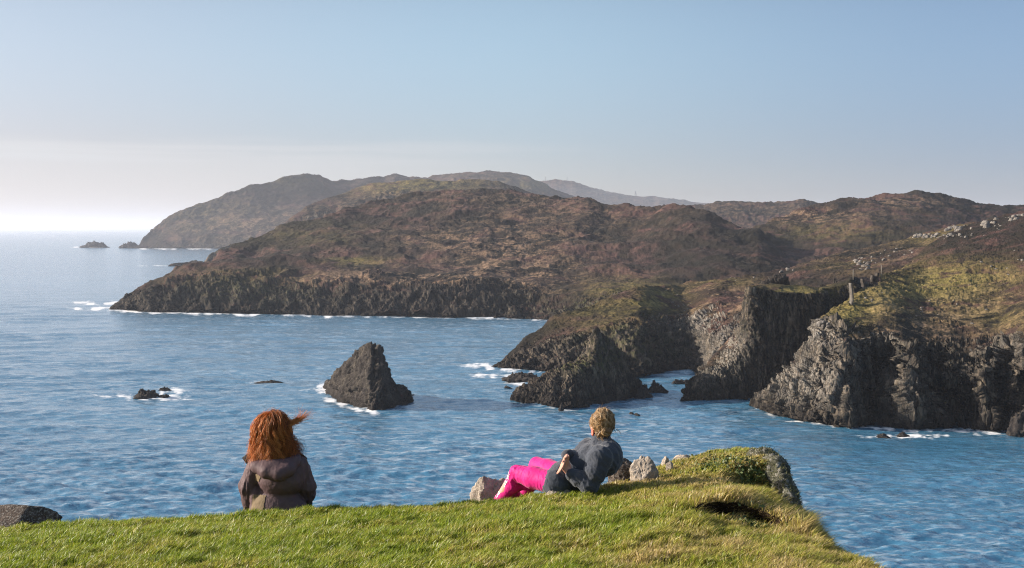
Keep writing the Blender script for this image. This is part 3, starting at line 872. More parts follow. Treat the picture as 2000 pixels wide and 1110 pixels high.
m = NT('turf_soil')
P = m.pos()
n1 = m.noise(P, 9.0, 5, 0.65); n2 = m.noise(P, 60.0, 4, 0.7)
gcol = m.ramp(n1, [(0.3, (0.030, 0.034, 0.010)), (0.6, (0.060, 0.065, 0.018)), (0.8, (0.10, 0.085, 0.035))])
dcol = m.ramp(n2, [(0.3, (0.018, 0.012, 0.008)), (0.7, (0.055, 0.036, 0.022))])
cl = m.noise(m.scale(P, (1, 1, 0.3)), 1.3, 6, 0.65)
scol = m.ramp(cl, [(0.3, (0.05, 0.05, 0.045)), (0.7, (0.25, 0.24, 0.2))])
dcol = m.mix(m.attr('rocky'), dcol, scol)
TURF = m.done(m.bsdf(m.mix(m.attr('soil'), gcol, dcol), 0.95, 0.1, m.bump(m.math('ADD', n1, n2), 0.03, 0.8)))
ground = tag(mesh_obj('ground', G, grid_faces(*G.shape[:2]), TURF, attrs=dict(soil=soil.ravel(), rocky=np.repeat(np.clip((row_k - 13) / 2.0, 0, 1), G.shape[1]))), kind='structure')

# ------------------------------------------------------------------ grass
Gf = G.reshape(-1, 3)
nv, nu = G.shape[:2]
c0 = grid_faces(nv, nu)
a, b2, c, d_ = (Gf[c0[:, k]] for k in range(4))
area = 0.5 * (np.linalg.norm(np.cross(b2 - a, c - a), axis=1) + np.linalg.norm(np.cross(c - a, d_ - a), axis=1))
fr = np.repeat(np.arange(nv - 1), nu - 1)
kk = row_k[fr]
cen = (a + b2 + c + d_) / 4
cx_, cy_ = PIX(np.where(cen[:, 1:2] > 1, cen, np.array([0, 10, 38.0])))
w = area * (kk >= 2) * (kk <= 11) * (cx_ > -180) * (cx_ < 1830) * (cy_ < 1180)
w = w * np.where(kk == 11, 0.35, 1.0) * np.where(kk >= 10, 1, 1)
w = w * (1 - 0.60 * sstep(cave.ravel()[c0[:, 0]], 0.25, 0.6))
w = w * np.clip(1.5 - (cen[:, 1] - 7) / 14.0, 0.5, 1.5)
cf_ = fbm(cen / 0.30, 3, seed=313)
w = w * np.clip(1.1 + 2.2 * cf_, 0.25, 1.6)
NB = 430000
pick = rng.choice(len(w), NB, p=w / w.sum())
u, v = rng.random(NB)[:, None], rng.random(NB)[:, None]
root = (a[pick] * (1 - u) + b2[pick] * u) * (1 - v) + (d_[pick] * (1 - u) + c[pick] * u) * v
di, lu = dry.ravel()[c0[pick, 0]], lush.ravel()[c0[pick, 0]]
nn = gn.reshape(-1, 3)[c0[pick, 0]]
tuft = fbm(root / 0.11, 2, seed=311)
patch = fbm(root / 0.45, 2, seed=312)
tall = np.exp(-(((cx_[pick] - 1545) / 50) ** 2 + ((cy_[pick] - 1035) / 26) ** 2)) + 0.2 * np.exp(-(((cx_[pick] - 1595) / 45) ** 2 + ((cy_[pick] - 1058) / 30) ** 2)) + 0.5 * np.exp(-(((cx_[pick] - 1430) / 90) ** 2 + ((cy_[pick] - 978) / 12) ** 2))
hgt = (0.030 + 0.028 * rng.random(NB) + 0.048 * np.clip(tuft, -.6, 1) + 0.020 * np.clip(patch, -.6, 1)) * (1 + 0.35 * lu - 0.15 * di) * (1 + 1.6 * tall)
hgt = np.clip(hgt, 0.014, 0.16)
ang = rng.random(NB) * 2 * np.pi
side = np.stack([np.cos(ang), np.sin(ang), 0 * ang], -1)
lean = np.stack([0.55 + 0.5 * rng.normal(size=NB), 0.12 + 0.45 * rng.normal(size=NB), 0 * ang], -1)
wid = (0.0022 + 0.0016 * rng.random(NB)) * np.clip(root[:, 1] / 9.0, 0.9, 1.5)
up = nn * 0.55 + np.array([0, 0, 0.55])
p0 = root - nn * 0.006
p1 = root + up * (hgt * 0.55)[:, None] + lean * (hgt * 0.22)[:, None]
p2 = root + up * (hgt * 0.92)[:, None] + lean * (hgt * 0.75)[:, None]
s = side * wid[:, None]
BV = np.stack([p0 - s, p0 + s, p1 - s * .85, p1 + s * .85, p2], 1).reshape(-1, 3)
i5 = np.arange(NB) * 5
quads = np.stack([i5, i5 + 1, i5 + 3, i5 + 2], -1)
tri = np.stack([i5 + 2, i5 + 3, i5 + 4], -1)
rnd = rng.random(NB)
dr = np.clip(di + 0.20 * rng.normal(size=NB) + 0.35 * (rnd > 0.88), 0, 1)
m = NT('grass_blades')
dcol = m.ramp(m.attr('dry'), [(0.0, (0.195, 0.270, 0.016)), (0.25, (0.300, 0.325, 0.030)), (0.5, (0.360, 0.325, 0.058)), (0.75, (0.420, 0.335, 0.105)), (1.0, (0.520, 0.390, 0.180))])
v_ = m.n('ShaderNodeHueSaturation'); m.l(dcol, v_.inputs['Color']); m.l(m.math('MULTIPLY_ADD', m.attr('vary'), 1.1, 0.42), v_.inputs['Value'])
pr = m.bsdf(v_.outputs[0], 0.42, 0.45)
tl = m.n('ShaderNodeBsdfTranslucent'); m.l(v_.outputs[0], tl.inputs['Color'])
mx_ = m.n('ShaderNodeMixShader'); mx_.inputs[0].default_value = 0.42
m.l(pr, mx_.inputs[1]); m.l(tl.outputs[0], mx_.inputs[2])
GRASS = m.done(mx_.outputs[0])
grass = tag(mesh_obj('grass', BV, quads, GRASS, smooth=False, tris=tri, attrs=dict(dry=np.repeat(dr, 5), vary=np.repeat(rng.random(NB), 5))), kind='stuff')
del BV, quads, tri

# broad-leaved plants creeping over the shaded banks
lw = area * (kk >= 4) * (kk <= 10) * (np.exp(-(((cx_ - 1480) / 48) ** 2 + ((cy_ - 942) / 26) ** 2)) + np.exp(-(((cx_ - 1500 - .9 * (cy_ - 1036)) / 55) ** 2 + ((cy_ - 1036) / 14) ** 2)) + .35 * np.exp(-(((cx_ - 1440) / 70) ** 2 + ((cy_ - 915) / 18) ** 2)))
NL = 9000
pk = rng.choice(len(lw), NL, p=lw / lw.sum())
u, v = rng.random(NL)[:, None], rng.random(NL)[:, None]
lr = (a[pk] * (1 - u) + b2[pk] * u) * (1 - v) + (d_[pk] * (1 - u) + c[pk] * u) * v
ln_ = gn.reshape(-1, 3)[c0[pk, 0]]
lr = lr + ln_ * (rng.random(NL) * 0.045)[:, None]
t1 = rng.normal(size=(NL, 3)); t1 /= np.linalg.norm(t1, axis=1)[:, None]
t2 = np.cross(t1, ln_ + 0.8 * rng.normal(size=(NL, 3))); t2 /= np.linalg.norm(t2, axis=1)[:, None]
sz_ = rng.uniform(0.010, 0.024, NL)[:, None]
LVV = np.stack([lr - t1 * sz_, lr + t2 * sz_ * .55, lr + t1 * sz_, lr - t2 * sz_ * .55], 1).reshape(-1, 3)
LFF = np.arange(NL * 4).reshape(NL, 4)
m = NT('leafy_plants')
lc = m.ramp(m.attr('vary'), [(0.0, (0.030, 0.050, 0.012)), (0.6, (0.060, 0.095, 0.020)), (1.0, (0.13, 0.14, 0.04))])
LEAF = m.done(m.bsdf(lc, 0.55, 0.35))
tag(mesh_obj('ground_cover', LVV, LFF, LEAF, smooth=False, attrs=dict(vary=np.repeat(rng.random(NL), 4))), kind='stuff')
# ------------------------------------------------------------------ rocks as things
import bmesh


def rock_material(name, stops, sc, lichen=0.0, wet=False):
    m = NT(name)
    P = m.pos()
    n1 = m.noise(m.scale(P, (1, 1, 0.5)), 1.1 * sc, 6, 0.68, 0.4)
    n2 = m.noise(P, 6.0 * sc, 5, 0.7)
    col = m.ramp(n1, stops)
    if lichen: col = m.mix(m.math('MULTIPLY', m.step(n2, 0.50, 0.60), lichen), col, (0.50, 0.47, 0.42))
    if wet:
        z = m.n('ShaderNodeSeparateXYZ'); m.l(P, z.inputs[0])
        wf = m.math('SUBTRACT', 1.0, m.step(m.math('SUBTRACT', z.outputs['Z'], m.math('MULTIPLY', n1, 2.0)), -0.4, 1.4))
        col = m.mix(m.math('MULTIPLY', wf, 0.75), col, (0.016, 0.013, 0.012))
    return m.done(m.bsdf(col, 0.85, 0.2, m.bump(m.math('ADD', n1, n2), 0.25 / sc, 0.9)))


SEAROCK = rock_material('sea_rock', [(0.3, (0.016, 0.014, 0.013)), (0.5, (0.046, 0.038, 0.033)), (0.65, (0.10, 0.085, 0.067)), (0.8, (0.18, 0.165, 0.13))], 0.55, wet=True)
REEFROCK = rock_material('wet_reef_rock', [(0.3, (0.018, 0.015, 0.015)), (0.55, (0.045, 0.038, 0.034)), (0.8, (0.11, 0.095, 0.08))], 0.9)
PALEROCK = rock_material('pale_lichen_rock', [(0.28, (0.10, 0.088, 0.076)), (0.46, (0.34, 0.285, 0.23)), (0.70, (0.60, 0.51, 0.42))], 9.0, 0.5)
DARKROCK = rock_material('dark_boulder', [(0.3, (0.035, 0.026, 0.022)), (0.55, (0.095, 0.072, 0.058)), (0.75, (0.20, 0.16, 0.13))], 9.0, 0.5)
HILLROCK = rock_material('pale_hill_rock', [(0.28, (0.05, 0.045, 0.04)), (0.5, (0.15, 0.135, 0.12)), (0.72, (0.31, 0.285, 0.25))], 1.6, 0.15)

PALESLAB = rock_material('pale_slab', [(0.28, (0.06, 0.055, 0.05)), (0.5, (0.15, 0.135, 0.115)), (0.72, (0.26, 0.235, 0.2))], 1.2)
_ico = {}


def ico(n):
    if n not in _ico:
        bm = bmesh.new(); bmesh.ops.create_icosphere(bm, subdivisions=n, radius=1.0)
        _ico[n] = (np.array([v.co[:] for v in bm.verts]), np.array([[v.index for v in f.verts] for f in bm.faces])); bm.free()
    return _ico[n]


def rock_verts(size, seed, n=5, planes=9, rough=0.12, spiky=0.0, taper=0.0, jag=0.0):
    V, T = ico(n)
    r_ = np.random.default_rng(seed)
    nrm_ = r_.normal(size=(planes, 3)); nrm_ /= np.linalg.norm(nrm_, axis=1)[:, None]
    dd = r_.uniform(0.62, 1.0, planes)
    r = np.min(np.where(V @ nrm_.T > 0.05, dd / np.maximum(V @ nrm_.T, 0.05), 9), 1)
    r = np.minimum(r, 1.15)
    r = r * (1 + rough * fbm(V * 1.7 + seed, 3, seed=seed) + 0.7 * rough * (ridged(V * np.array([4, 4, 1.6]) + seed, 4, seed=seed) - .2))
    if spiky: r = r * (1 + spiky * np.clip(ridged(V * np.array([3.1, 3.1, 0.5]) + 3 * seed, 3, seed=seed + 5), -.3, 1) * np.clip(V[:, 2] + .3, 0, 1))
    V = V * r[:, None]
    if jag: V[:, 2] *= 1 + jag * np.where(V[:, 2] > 0, perlin(np.stack([V[:, 0] * 2.6 + seed, V[:, 1] * 1.5, 0 * V[:, 0]], -1), seed) + .6 * ridged(np.stack([V[:, 0] * 7 + seed, V[:, 1] * 3, V[:, 2]], -1), 2, seed=seed) - .2, 0)
    if taper: V = V * np.stack([1 - taper * np.clip(V[:, 2] + .2, 0, 1)] * 2 + [1 + 0 * V[:, 2]], -1)
    return V * np.array(size), T


def rock(name, loc, size, seed, mat, label, cat='rock', group=None, n=5, rot=0.0, **kw):
    V, T = rock_verts(size, seed, n, **kw)
    c_, s_ = math.cos(rot), math.sin(rot)
    V = np.stack([V[:, 0] * c_ - V[:, 2] * s_, V[:, 1], V[:, 0] * s_ + V[:, 2] * c_], -1)
    o = mesh_obj(name, V, None, mat, tris=T, smooth=kw.get('rough', .12) < .05)
    o.location = loc
    return tag(o, label, cat, group)


def pxrock(name, x0, x1, ytop, ybot, Y, seed, mat, label, sink=0.35, thick=0.7, **kw):
    """rock filling this span of the picture at depth Y, sunk a little in what carries it"""
    ctop, cbot = W((x0 + x1) / 2, ytop, Y), W((x0 + x1) / 2, ybot, Y)
    wd = (x1 - x0) / F_PX * Y / 2
    h = ctop[2] - cbot[2]
    full = h * (1 + sink)
    return rock(name, (ctop[0], Y, ctop[2] - full / 2), (wd * 1.12, wd * thick, full / 2 * 1.12), seed, mat, label, **kw)


def searock(x0, x1, ytop, ybot, seed, label, group=None, name='reef_rock', **kw):
    return pxrock(name, x0, x1, ybot + 0.66 * (ytop - ybot), ybot, float(seaY((x0 + x1) / 2, ybot)), seed, REEFROCK, label, sink=0.6, group=group, **{**dict(spiky=0.35, rough=0.34, planes=10, taper=0.4, jag=0.5), **kw})


# --- the tall sea stack
px = np.linspace(630, 806, 230)


def stack_layers():
    base = PL((630, 757), (640, 763), (650, 776), (668, 784), (690, 791), (706, 796), (722, 803), (746, 803.5), (765, 798), (785, 792), (806, 779))
    top = PL((630, 755.5), (645, 745), (655, 738), (665, 722), (676, 712), (684, 700), (690, 693), (694, 691), (700, 684), (712, 679), (718, 676), (724, 673), (729, 679), (731, 683), (736, 680), (739, 678), (744, 684),
             (748, 692), (752, 710), (755, 728), (762, 743), (768, 756), (774, 759), (780, 757), (788, 764), (797, 768), (803, 775), (806, 778))
    L0 = SEA(px, base(px)); L0[:, 2] = -2
    y0 = seaY(px, base(px))
    hgt_ = base(px) - top(px)
    bulge = PL((630, 0), (680, 3.5), (730, 5), (770, 3), (806, 0))(px)
    yr = PL((630, 343), (650, 334), (690, 326), (725, 319), (745, 318), (780, 321), (806, 331))(px)
    yr = np.maximum(yr, y0 + 0.3)
    L1 = W(px, base(px) - 0.18 * hgt_, y0 * 0.9 + yr * 0.1)
    L2 = W(px, base(px) - 0.55 * hgt_, y0 * 0.6 + yr * 0.4 - 0.3 * bulge)
    L3 = W(px, base(px) - 0.85 * hgt_, y0 * 0.25 + yr * 0.75 - 0.2 * bulge)
    L4 = W(px, top(px), yr)
    L5 = L4.copy(); L5[:, 1] += 2.5 + 0.4 * bulge; L5[:, 2] *= 0.72
    L6 = L4.copy(); L6[:, 1] += 6 + bulge; L6[:, 2] *= 0.3
    L7 = L4.copy(); L7[:, 1] += 9 + 1.5 * bulge; L7[:, 2] = -2
    return [L0, SEA(px, base(px)), L1, L2, L3, L4, L5, L6, L7]


sl = stack_layers()
rows = []
for k, n in enumerate([4, 22, 44, 36, 22, 8, 12, 12]):
    for j in range(n):
        t = j / n
        rows.append(sl[k] * (1 - t) + sl[k + 1] * t)
rows.append(sl[-1])
VSK = np.array(rows)
ns = smooth_v(grid_normals(VSK), 3); ns /= np.linalg.norm(ns, axis=-1, keepdims=True)
tilt = VSK.copy(); tilt[..., 0] -= 0.45 * tilt[..., 2]         # strata lean to the right
dd = 1.1 * (ridged(tilt * np.array([1, 1, .22]) / 3.4, 5, 0.6, seed=401) - .25) + 0.9 * fbm(VSK / 5, 3, seed=402) + 0.75 * blocks(VSK, 2.0, 3.2, 405, 0.5, 0.45) + 0.5 * blocks(VSK, 0.9, 2.6, 406, 0.2, 0.45) + 0.35 * columns(tilt, 1.3, 4.5, 403, lean=0) + 0.25 * columns(tilt, 0.5, 2.0, 404, lean=0)
VSK = VSK + ns * (dd * np.clip((px - 630) / 8, 0, 1) * np.clip((806 - px) / 8, 0, 1))[..., None]
tag(mesh_obj('sea_stack', VSK, grid_faces(*VSK.shape[:2]), SEAROCK, smooth=False), 'tall pointed dark rock standing alone in the sea with surf at its foot', 'sea stack')

G1 = 'low rocks breaking the sea'
searock(262, 312, 761.5, 776, 1, 'low jagged reef rock in white foam, biggest of the cluster out at sea', G1)
searock(312, 331, 756, 764, 2, 'small rock at the upper right end of the foaming reef', G1)
searock(309, 332, 770, 777, 3, 'flat rock at the lower right edge of the foaming reef', G1)
searock(263, 286, 772, 779.5, 4, 'small wet rock at the near left end of the foaming reef', G1)
searock(985, 1056, 729, 744, 5, 'long low jagged reef left of the pointed spur', G1)
searock(1264, 1297, 747, 766, 6, 'pointed rock in the calm cove right of the spur', G1)
searock(1236, 1270, 760, 778, 7, 'broken rock touching the right foot of the pointed spur', G1)
searock(1312, 1330, 739, 750, 8, 'low rock in the back of the cove by the dark cliff', G1)
searock(1326, 1350, 741, 749, 9, 'small rock against the foot of the dark cliff', G1)
searock(1228, 1240, 806, 811, 10, 'left of two tiny rocks awash in the bay', G1, n=4)
searock(1239, 1250, 807, 811.5, 11, 'right of two tiny rocks awash in the bay', G1, n=4)
searock(1712, 1738, 847, 855, 12, 'low rock awash in foam below the near cliff, left one', G1)
searock(1755, 1776, 845, 852, 13, 'low rock awash in foam below the near cliff, right one', G1)
searock(983, 1000, 754, 762, 14, 'tiny rock in the surf left of the pointed spur', G1, n=4)
searock(1645, 1672, 796, 834, 15, 'brown rock lump at the waterline of the near cliff', G1)
searock(505, 546, 743.5, 748, 16, 'dark rock barely breaking the surface left of the sea stack', G1, n=4)
searock(794, 806, 772, 778, 17, 'little rock off the right tip of the sea stack', G1, n=4)
searock(165, 208, 470.5, 484, 18, 'far pointed islet rock out beyond the headland', G1)
searock(238, 274, 474, 485, 19, 'far low islet rock touching the tip of the far island', G1)
searock(1975, 2040, 800, 852, 20, 'tall brown rock at the foot of the near cliff by the right edge', G1)
searock(1092, 1102, 788, 801, 21, 'thin upright rock at the near foot of the pointed spur', G1, n=4)

# --- boulders on the clifftop
def ground_rock(name, x0, x1, yt, yb, Y, seed, mat, label, group='rocks set in the clifftop turf', **kw):
    return pxrock(name, x0, x1, yt, yb, Y, seed, mat, label, sink=0.7, group=group, **{**dict(planes=7, rough=0.2), **kw})


ground_rock('boulder', -90, 116, 997, 1034, 11.9, 32, DARKROCK, 'dark brown boulder at the far left edge of the turf', cat='boulder', thick=0.45, rough=0.09)
ground_rock('boulder', 932, 1002, 934, 978, 12.8, 33, PALEROCK, 'pale angular rock at the cliff edge just left of the pink leggings', cat='boulder', thick=0.6)
ground_rock('boulder', 1068, 1116, 957, 974, 11.85, 34, PALEROCK, 'flat pale stone under the hip of the reclining woman', cat='boulder', thick=0.6)
ground_rock('boulder', 1192, 1246, 907, 944, 12.75, 35, DARKROCK, 'dark grey slanting rock just right of the reclining woman', cat='boulder', rot=0.4, rough=.2)
ground_rock('boulder', 1236, 1277, 902, 940, 12.6, 36, PALEROCK, 'upright pale lichen covered rock right of the dark slanting one', cat='boulder', thick=0.8)
ground_rock('stone', 1293, 1306, 896, 914, 13.2, 37, PALEROCK, 'small upright pale stone on the rising turf', n=4)
ground_rock('stone', 1301, 1317, 905, 921, 12.9, 38, PALEROCK, 'small grey stone just below the upright one', n=4)
ground_rock('stone', 1320, 1346, 890, 898, 13.6, 39, PALEROCK, 'flat pale stone on the skyline of the mound', n=4)
ground_rock('stone', 1368, 1384, 887, 893, 13.9, 40, PALEROCK, 'pinkish stone poking from the top of the mound', n=4)

# --- slab of lichened cliff at the edge of the mound
SLABROCK = rock_material('lichened_slab', [(0.28, (0.030, 0.030, 0.020)), (0.5, (0.085, 0.085, 0.055)), (0.68, (0.16, 0.155, 0.11)), (0.8, (0.42, 0.39, 0.35))], 4.0, 0.5)
px = np.linspace(1478, 1566, 120)
e0 = [(1490, 886), (1500, 884), (1512, 893), (1523, 905), (1530, 922), (1538, 945), (1545, 965), (1551, 990), (1556, 1012), (1562, 1034)]
q = np.array(e0, float)
tt = np.linspace(0, 1, 150)
ex = np.interp(tt, np.linspace(0, 1, len(q)), q[:, 0]); ey = np.interp(tt, np.linspace(0, 1, len(q)), q[:, 1])
eY = 13.3 - 2.1 * tt
innerX, innerY = ex - PL((0, 18), (0.3, 22), (0.55, 15), (0.8, 14), (1, 12))(tt), ey + PL((0, 6), (0.3, 16), (1, 12))(tt)
rowsS = [W(innerX, innerY + 14, eY - 0.12), W(innerX, innerY, eY - 0.16), W(ex - 5, ey + 3, eY - 0.22), W(ex + 1, ey, eY - 0.02), W(ex + 3, ey + 6, eY + 0.5), W(ex + 10, ey + 60, eY + 0.9), W(ex - 20, ey + 80, eY + 0.4)]
VSL = []
for k in range(len(rowsS) - 1):
    for j in range(14):
        VSL.append(rowsS[k] * (1 - j / 14) + rowsS[k + 1] * j / 14)
VSL.append(rowsS[-1])
VSL = smooth_v(np.array(VSL), 3)
nS = grid_normals(VSL)
nS = -nS if (nS * np.array([0.5, -1, 0.4])).sum(-1).mean() < 0 else nS
dS = 0.10 * (ridged(VSL * np.array([1, 1, .35]) / 0.3, 5, 0.6, seed=421) - .2) + 0.05 * fbm(VSL / 0.4, 3, seed=422) + 0.03 * columns(VSL, 0.13, 0.4, 423, lean=0.5)
VSL = VSL + nS * dS[..., None]
tag(mesh_obj('rock_slab', VSL, grid_faces(*VSL.shape[:2]), SLABROCK, smooth=False), 'lichened rock slab forming the right edge of the grassy mound', 'rock')

# grey-green tufts of lichen and thrift over the outer face of the slab
NT_ = 7000
vs = VSL[10:70].reshape(-1, 3); vnS = nS[10:70].reshape(-1, 3)
pk = rng.integers(0, len(vs), NT_)
keep = fbm(vs[pk] / 0.16, 3, seed=431) + .35 * rng.normal(size=NT_) > 0.05
pk = pk[keep]; n_ = len(pk)
r0_ = vs[pk] + rng.normal(size=(n_, 3)) * .006
dr_ = vnS[pk] * .6 + rng.normal(size=(n_, 3)) * .5 + np.array([.2, 0, .35]); dr_ /= np.linalg.norm(dr_, axis=1)[:, None]
sd_ = np.cross(dr_, rng.normal(size=(n_, 3))); sd_ /= np.linalg.norm(sd_, axis=1)[:, None]
hh_ = rng.uniform(.012, .034, n_)[:, None]
TV = np.stack([r0_ - sd_ * .004, r0_ + sd_ * .004, r0_ + dr_ * hh_], 1).reshape(-1, 3)
m = NT('thrift_tufts')
TUFT = m.done(m.bsdf(m.ramp(m.attr('vary'), [(0.0, (0.05, 0.055, 0.025)), (0.6, (0.12, 0.125, 0.06)), (1.0, (0.22, 0.20, 0.11))]), 0.9, 0.1))
tag(mesh_obj('cliff_tufts', TV, None, TUFT, tris=np.arange(n_ * 3).reshape(n_, 3), smooth=False, attrs=dict(vary=np.repeat(rng.random(n_), 3))), kind='stuff')

# --- pale rocks scattered over the hillsides
from mathutils.bvhtree import BVHTree


def bvh_grid(V):
    return BVHTree.FromPolygons([tuple(p) for p in V.reshape(-1, 3)], [tuple(f) for f in grid_faces(*V.shape[:2])])


protos = []
for k in range(6):
    V, T = rock_verts((1, 0.8, 0.9), 500 + k, 3, rough=0.2, planes=7)
    me_o = mesh_obj('hill_rock', V, None, HILLROCK, tris=T, smooth=False)
    protos.append(me_o)
used_p = [0] * 6
hr = np.random.default_rng(77)
near_b, cove_b = bvh_grid(VF), bvh_grid(VD)
spots = []
for cx, cy, sx, sy, n, s0, s1 in [(1810, 460, 22, 7, 14, .9, 2.4), (1870, 447, 26, 8, 14, .9, 2.6), (1925, 434, 26, 8, 14, .9, 2.6), (1980, 424, 22, 9, 12, .8, 2.4), (1690, 520, 16, 8, 8, .8, 2.0), (1850, 462, 60, 6, 26, .5, 1.5), (1940, 440, 40, 10, 14, .4, 1.2), (1700, 508, 26, 9, 12, .6, 1.7), (1760, 490, 30, 8, 10, .5, 1.2), (1535, 528, 26, 4, 6, .5, 1.6), (1470, 545, 40, 5, 6, .4, .9),
                                  (1390, 625, 34, 18, 16, .35, 1.0), (1330, 600, 34, 20, 14, .3, .8), (1700, 580, 24, 14, 8, .3, .9), (1610, 632, 18, 9, 9, .5, 1.5), (1880, 590, 60, 30, 8, .3, .7),
                                  (1960, 520, 40, 30, 8, .3, .9), (1800, 605, 30, 14, 8, .3, .8), (1420, 668, 14, 12, 8, .5, 1.1), (1690, 550, 10, 6, 5, .6, 1.5)]:
    for _ in range(n):
        spots.append((cx + hr.normal() * sx * .6, cy + hr.normal() * sy * .6, 0.62 * hr.uniform(s0, s1), cx))
for sx, sy, sz, _ in spots:
    q = W(sx, sy, 100.0)
    dirv = Vector((q[0], q[1], q[2] - H)).normalized()
    best = None
    for bv in (near_b, cove_b):
        h_ = bv.ray_cast(Vector((0, 0, H)), dirv)
        if h_[0] is not None and (best is None or h_[3] < best[1]): best = (h_[0], h_[3])
    if best is None: continue
    k = int(hr.integers(0, 6))
    o = protos[k] if not used_p[k] else protos[k].copy()
    if used_p[k]: COL.objects.link(o)
    used_p[k] = 1
    o.location = best[0] + Vector((0, 0, -0.05 * sz))
    o.scale = (sz * hr.uniform(.7, 1.3), sz * hr.uniform(.7, 1.2), sz * hr.uniform(.45, .8))
    o.rotation_euler = (hr.normal() * .2, hr.normal() * .2, hr.uniform(0, 6.28))
    tag(o, 'small pale rock outcrop scattered on the heath and grass above the cliffs', 'rock', 'pale rocks on the hillside')
for k in range(6):
    if not used_p[k]: bpy.data.objects.remove(protos[k])

# --- crag like a ruined wall on top of the dark cliff
for k, (x0, x1, yt, yb, Y, lab) in enumerate([(1464, 1478, 557, 572, 336, 'thin rock pinnacle at the left corner of the dark cliff top'), (1490, 1510, 549, 563, 352, 'left block of the crag on top of the dark cliff'),
                                              (1506, 1536, 543, 562, 354, 'tall right block of the crag on top of the dark cliff')]):
    pxrock('crag', x0, x1, yt, yb, Y, 60 + k, SEAROCK, lab, cat='crag', group='crags on the dark cliff', rough=0.22, sink=0.5, spiky=0.3)
SLABS = [(1661.5, 1665, 553, 592, 322, 'tall pale slab on edge at the right end of the dark wall'), (1684, 1688, 545, 558, 318, 'short pale slab on edge in the grass right of the tall one'),
         (1703, 1707, 538, 552, 318, 'left of two thin slabs standing on the knoll top'), (1711, 1715, 533, 548, 318, 'right of two thin slabs standing on the knoll top')]
for k, (x0, x1, yt, yb, Y, lab) in enumerate(SLABS):
    n = 26
    zz_ = np.linspace(0, 1, n)
    b_, t_ = W(x0, yb + 3, Y), W(x0, yt, Y)
    wd = (x1 - x0) / F_PX * Y
    ringsV = []
    for q in zz_:
        tp = 1.0 if q < .8 else 1.0 - 2.2 * (q - .8)
        ringsV.append([[0, -.9, 0], [wd * tp, -.7, 0], [wd * tp, 1.3, 0], [0, 1.5, 0]] + (b_ + (t_ - b_) * q + np.array([.12 * math.sin(5 * q + k), 0, 0])))
    VV = np.array(ringsV).reshape(n, 4, 3)
    VV = VV + 0.16 * fbm(VV / .9, 3, seed=700 + k)[..., None] * np.array([1, 1, .3])
    Fq = [[i * 4 + j, i * 4 + (j + 1) % 4, (i + 1) * 4 + (j + 1) % 4, (i + 1) * 4 + j] for i in range(n - 1) for j in range(4)] + [[(n - 1) * 4 + j for j in range(4)]]
    o = mesh_obj('standing_slab', VV.reshape(-1, 3) - b_, Fq, SEAROCK if k else PALESLAB, smooth=False)
    o.location = b_
    tag(o, lab, 'rock slab', 'rock slabs on edge')
# ------------------------------------------------------------------ small far things
def tube(p, q, r0, r1=None, n=6):
    p, q = np.array(p, float), np.array(q, float)
    r1 = r0 if r1 is None else r1
    d = (q - p) / np.linalg.norm(q - p)
    u = np.cross(d, [0, 0, 1.0] if abs(d[2]) < .9 else [1.0, 0, 0]); u /= np.linalg.norm(u)
    v = np.cross(d, u)
    a = np.linspace(0, 2 * np.pi, n, endpoint=False)
    ring = np.cos(a)[:, None] * u + np.sin(a)[:, None] * v
    V = np.concatenate([p + ring * r0, q + ring * r1, [p], [q]])
    i = np.arange(n); j = (i + 1) % n
    F = np.stack([i, j, j + n, i + n], -1)
    T = np.concatenate([np.stack([j, i, 0 * i + 2 * n], -1), np.stack([i + n, j + n, 0 * i + 2 * n + 1], -1)])
    return V, F, T


def join(parts):
    Vs, Fs, Ts, n = [], [], [], 0
    for V, F, T in parts:
        Vs.append(V)
        if F is not None and len(F): Fs.append(np.asarray(F) + n)
        if T is not None and len(T): Ts.append(np.asarray(T) + n)
        n += len(V)
    return np.concatenate(Vs), (np.concatenate(Fs) if Fs else None), (np.concatenate(Ts) if Ts else None)


def plain(name, col, rough=0.7):
    m = NT(name)
    n = m.noise(m.pos(), 8.0, 3)
    return m.done(m.bsdf(m.mix(n, col, tuple(c * .7 for c in col)), rough, 0.3))


STEEL = plain('grey_steel', (0.16, 0.16, 0.17))
WOOD = plain('weathered_wood', (0.30, 0.26, 0.21), 0.9)


def thing_mesh(name, parts, base, mat, label, cat, group=None, parent=None):
    V, F, T = join(parts)
    o = mesh_obj(name, V - np.array(base), F, mat, tris=T, smooth=False)
    o.location = base
    return tag(o, label, cat, group)


for (x, yb, yt, lab) in [(1065.5, 354, 345, 'left of two thin masts on the hazy distant hill'), (1107.5, 354, 345, 'right of two thin masts on the hazy distant hill')]:
    b, t = W(x, yb, 6290), W(x, yt, 6290)
    thing_mesh('radio_mast', [tube(b, t, 1.0, 0.6), tube(t * .3 + b * .7 + [-2.2, 0, 0], t * .3 + b * .7 + [2.2, 0, 0], .5), tube(t * .8 + b * .2 + [-1.5, 0, 0], t * .8 + b * .2 + [1.5, 0, 0], .5)],
               b, STEEL, lab, 'mast', 'masts on the distant hill')
b, t = W(1241.5, 382, 6250), W(1241.5, 373.5, 6250)
thing_mesh('lattice_tower', [tube(b + [-5, 0, 0], t, .9, .5), tube(b + [5, 0, 0], t, .9, .5), tube(b + [0, 5, 0], t, .9, .5), tube(b * .5 + t * .5 + [-3, 0, 0], b * .5 + t * .5 + [3, 0, 0], .7)],
           b, STEEL, 'hazy lattice tower further along the distant hill', 'tower')
b, t = W(1965, 408, 1075), W(1965, 400, 1075)
thing_mesh('utility_pole', [tube(b, t, .16, .12), tube(t * .9 + b * .1 + [-1, 0, 0], t * .9 + b * .1 + [1, 0, 0], .1)], b, WOOD, 'wooden pole with crossarm on the hill skyline at right', 'pole')
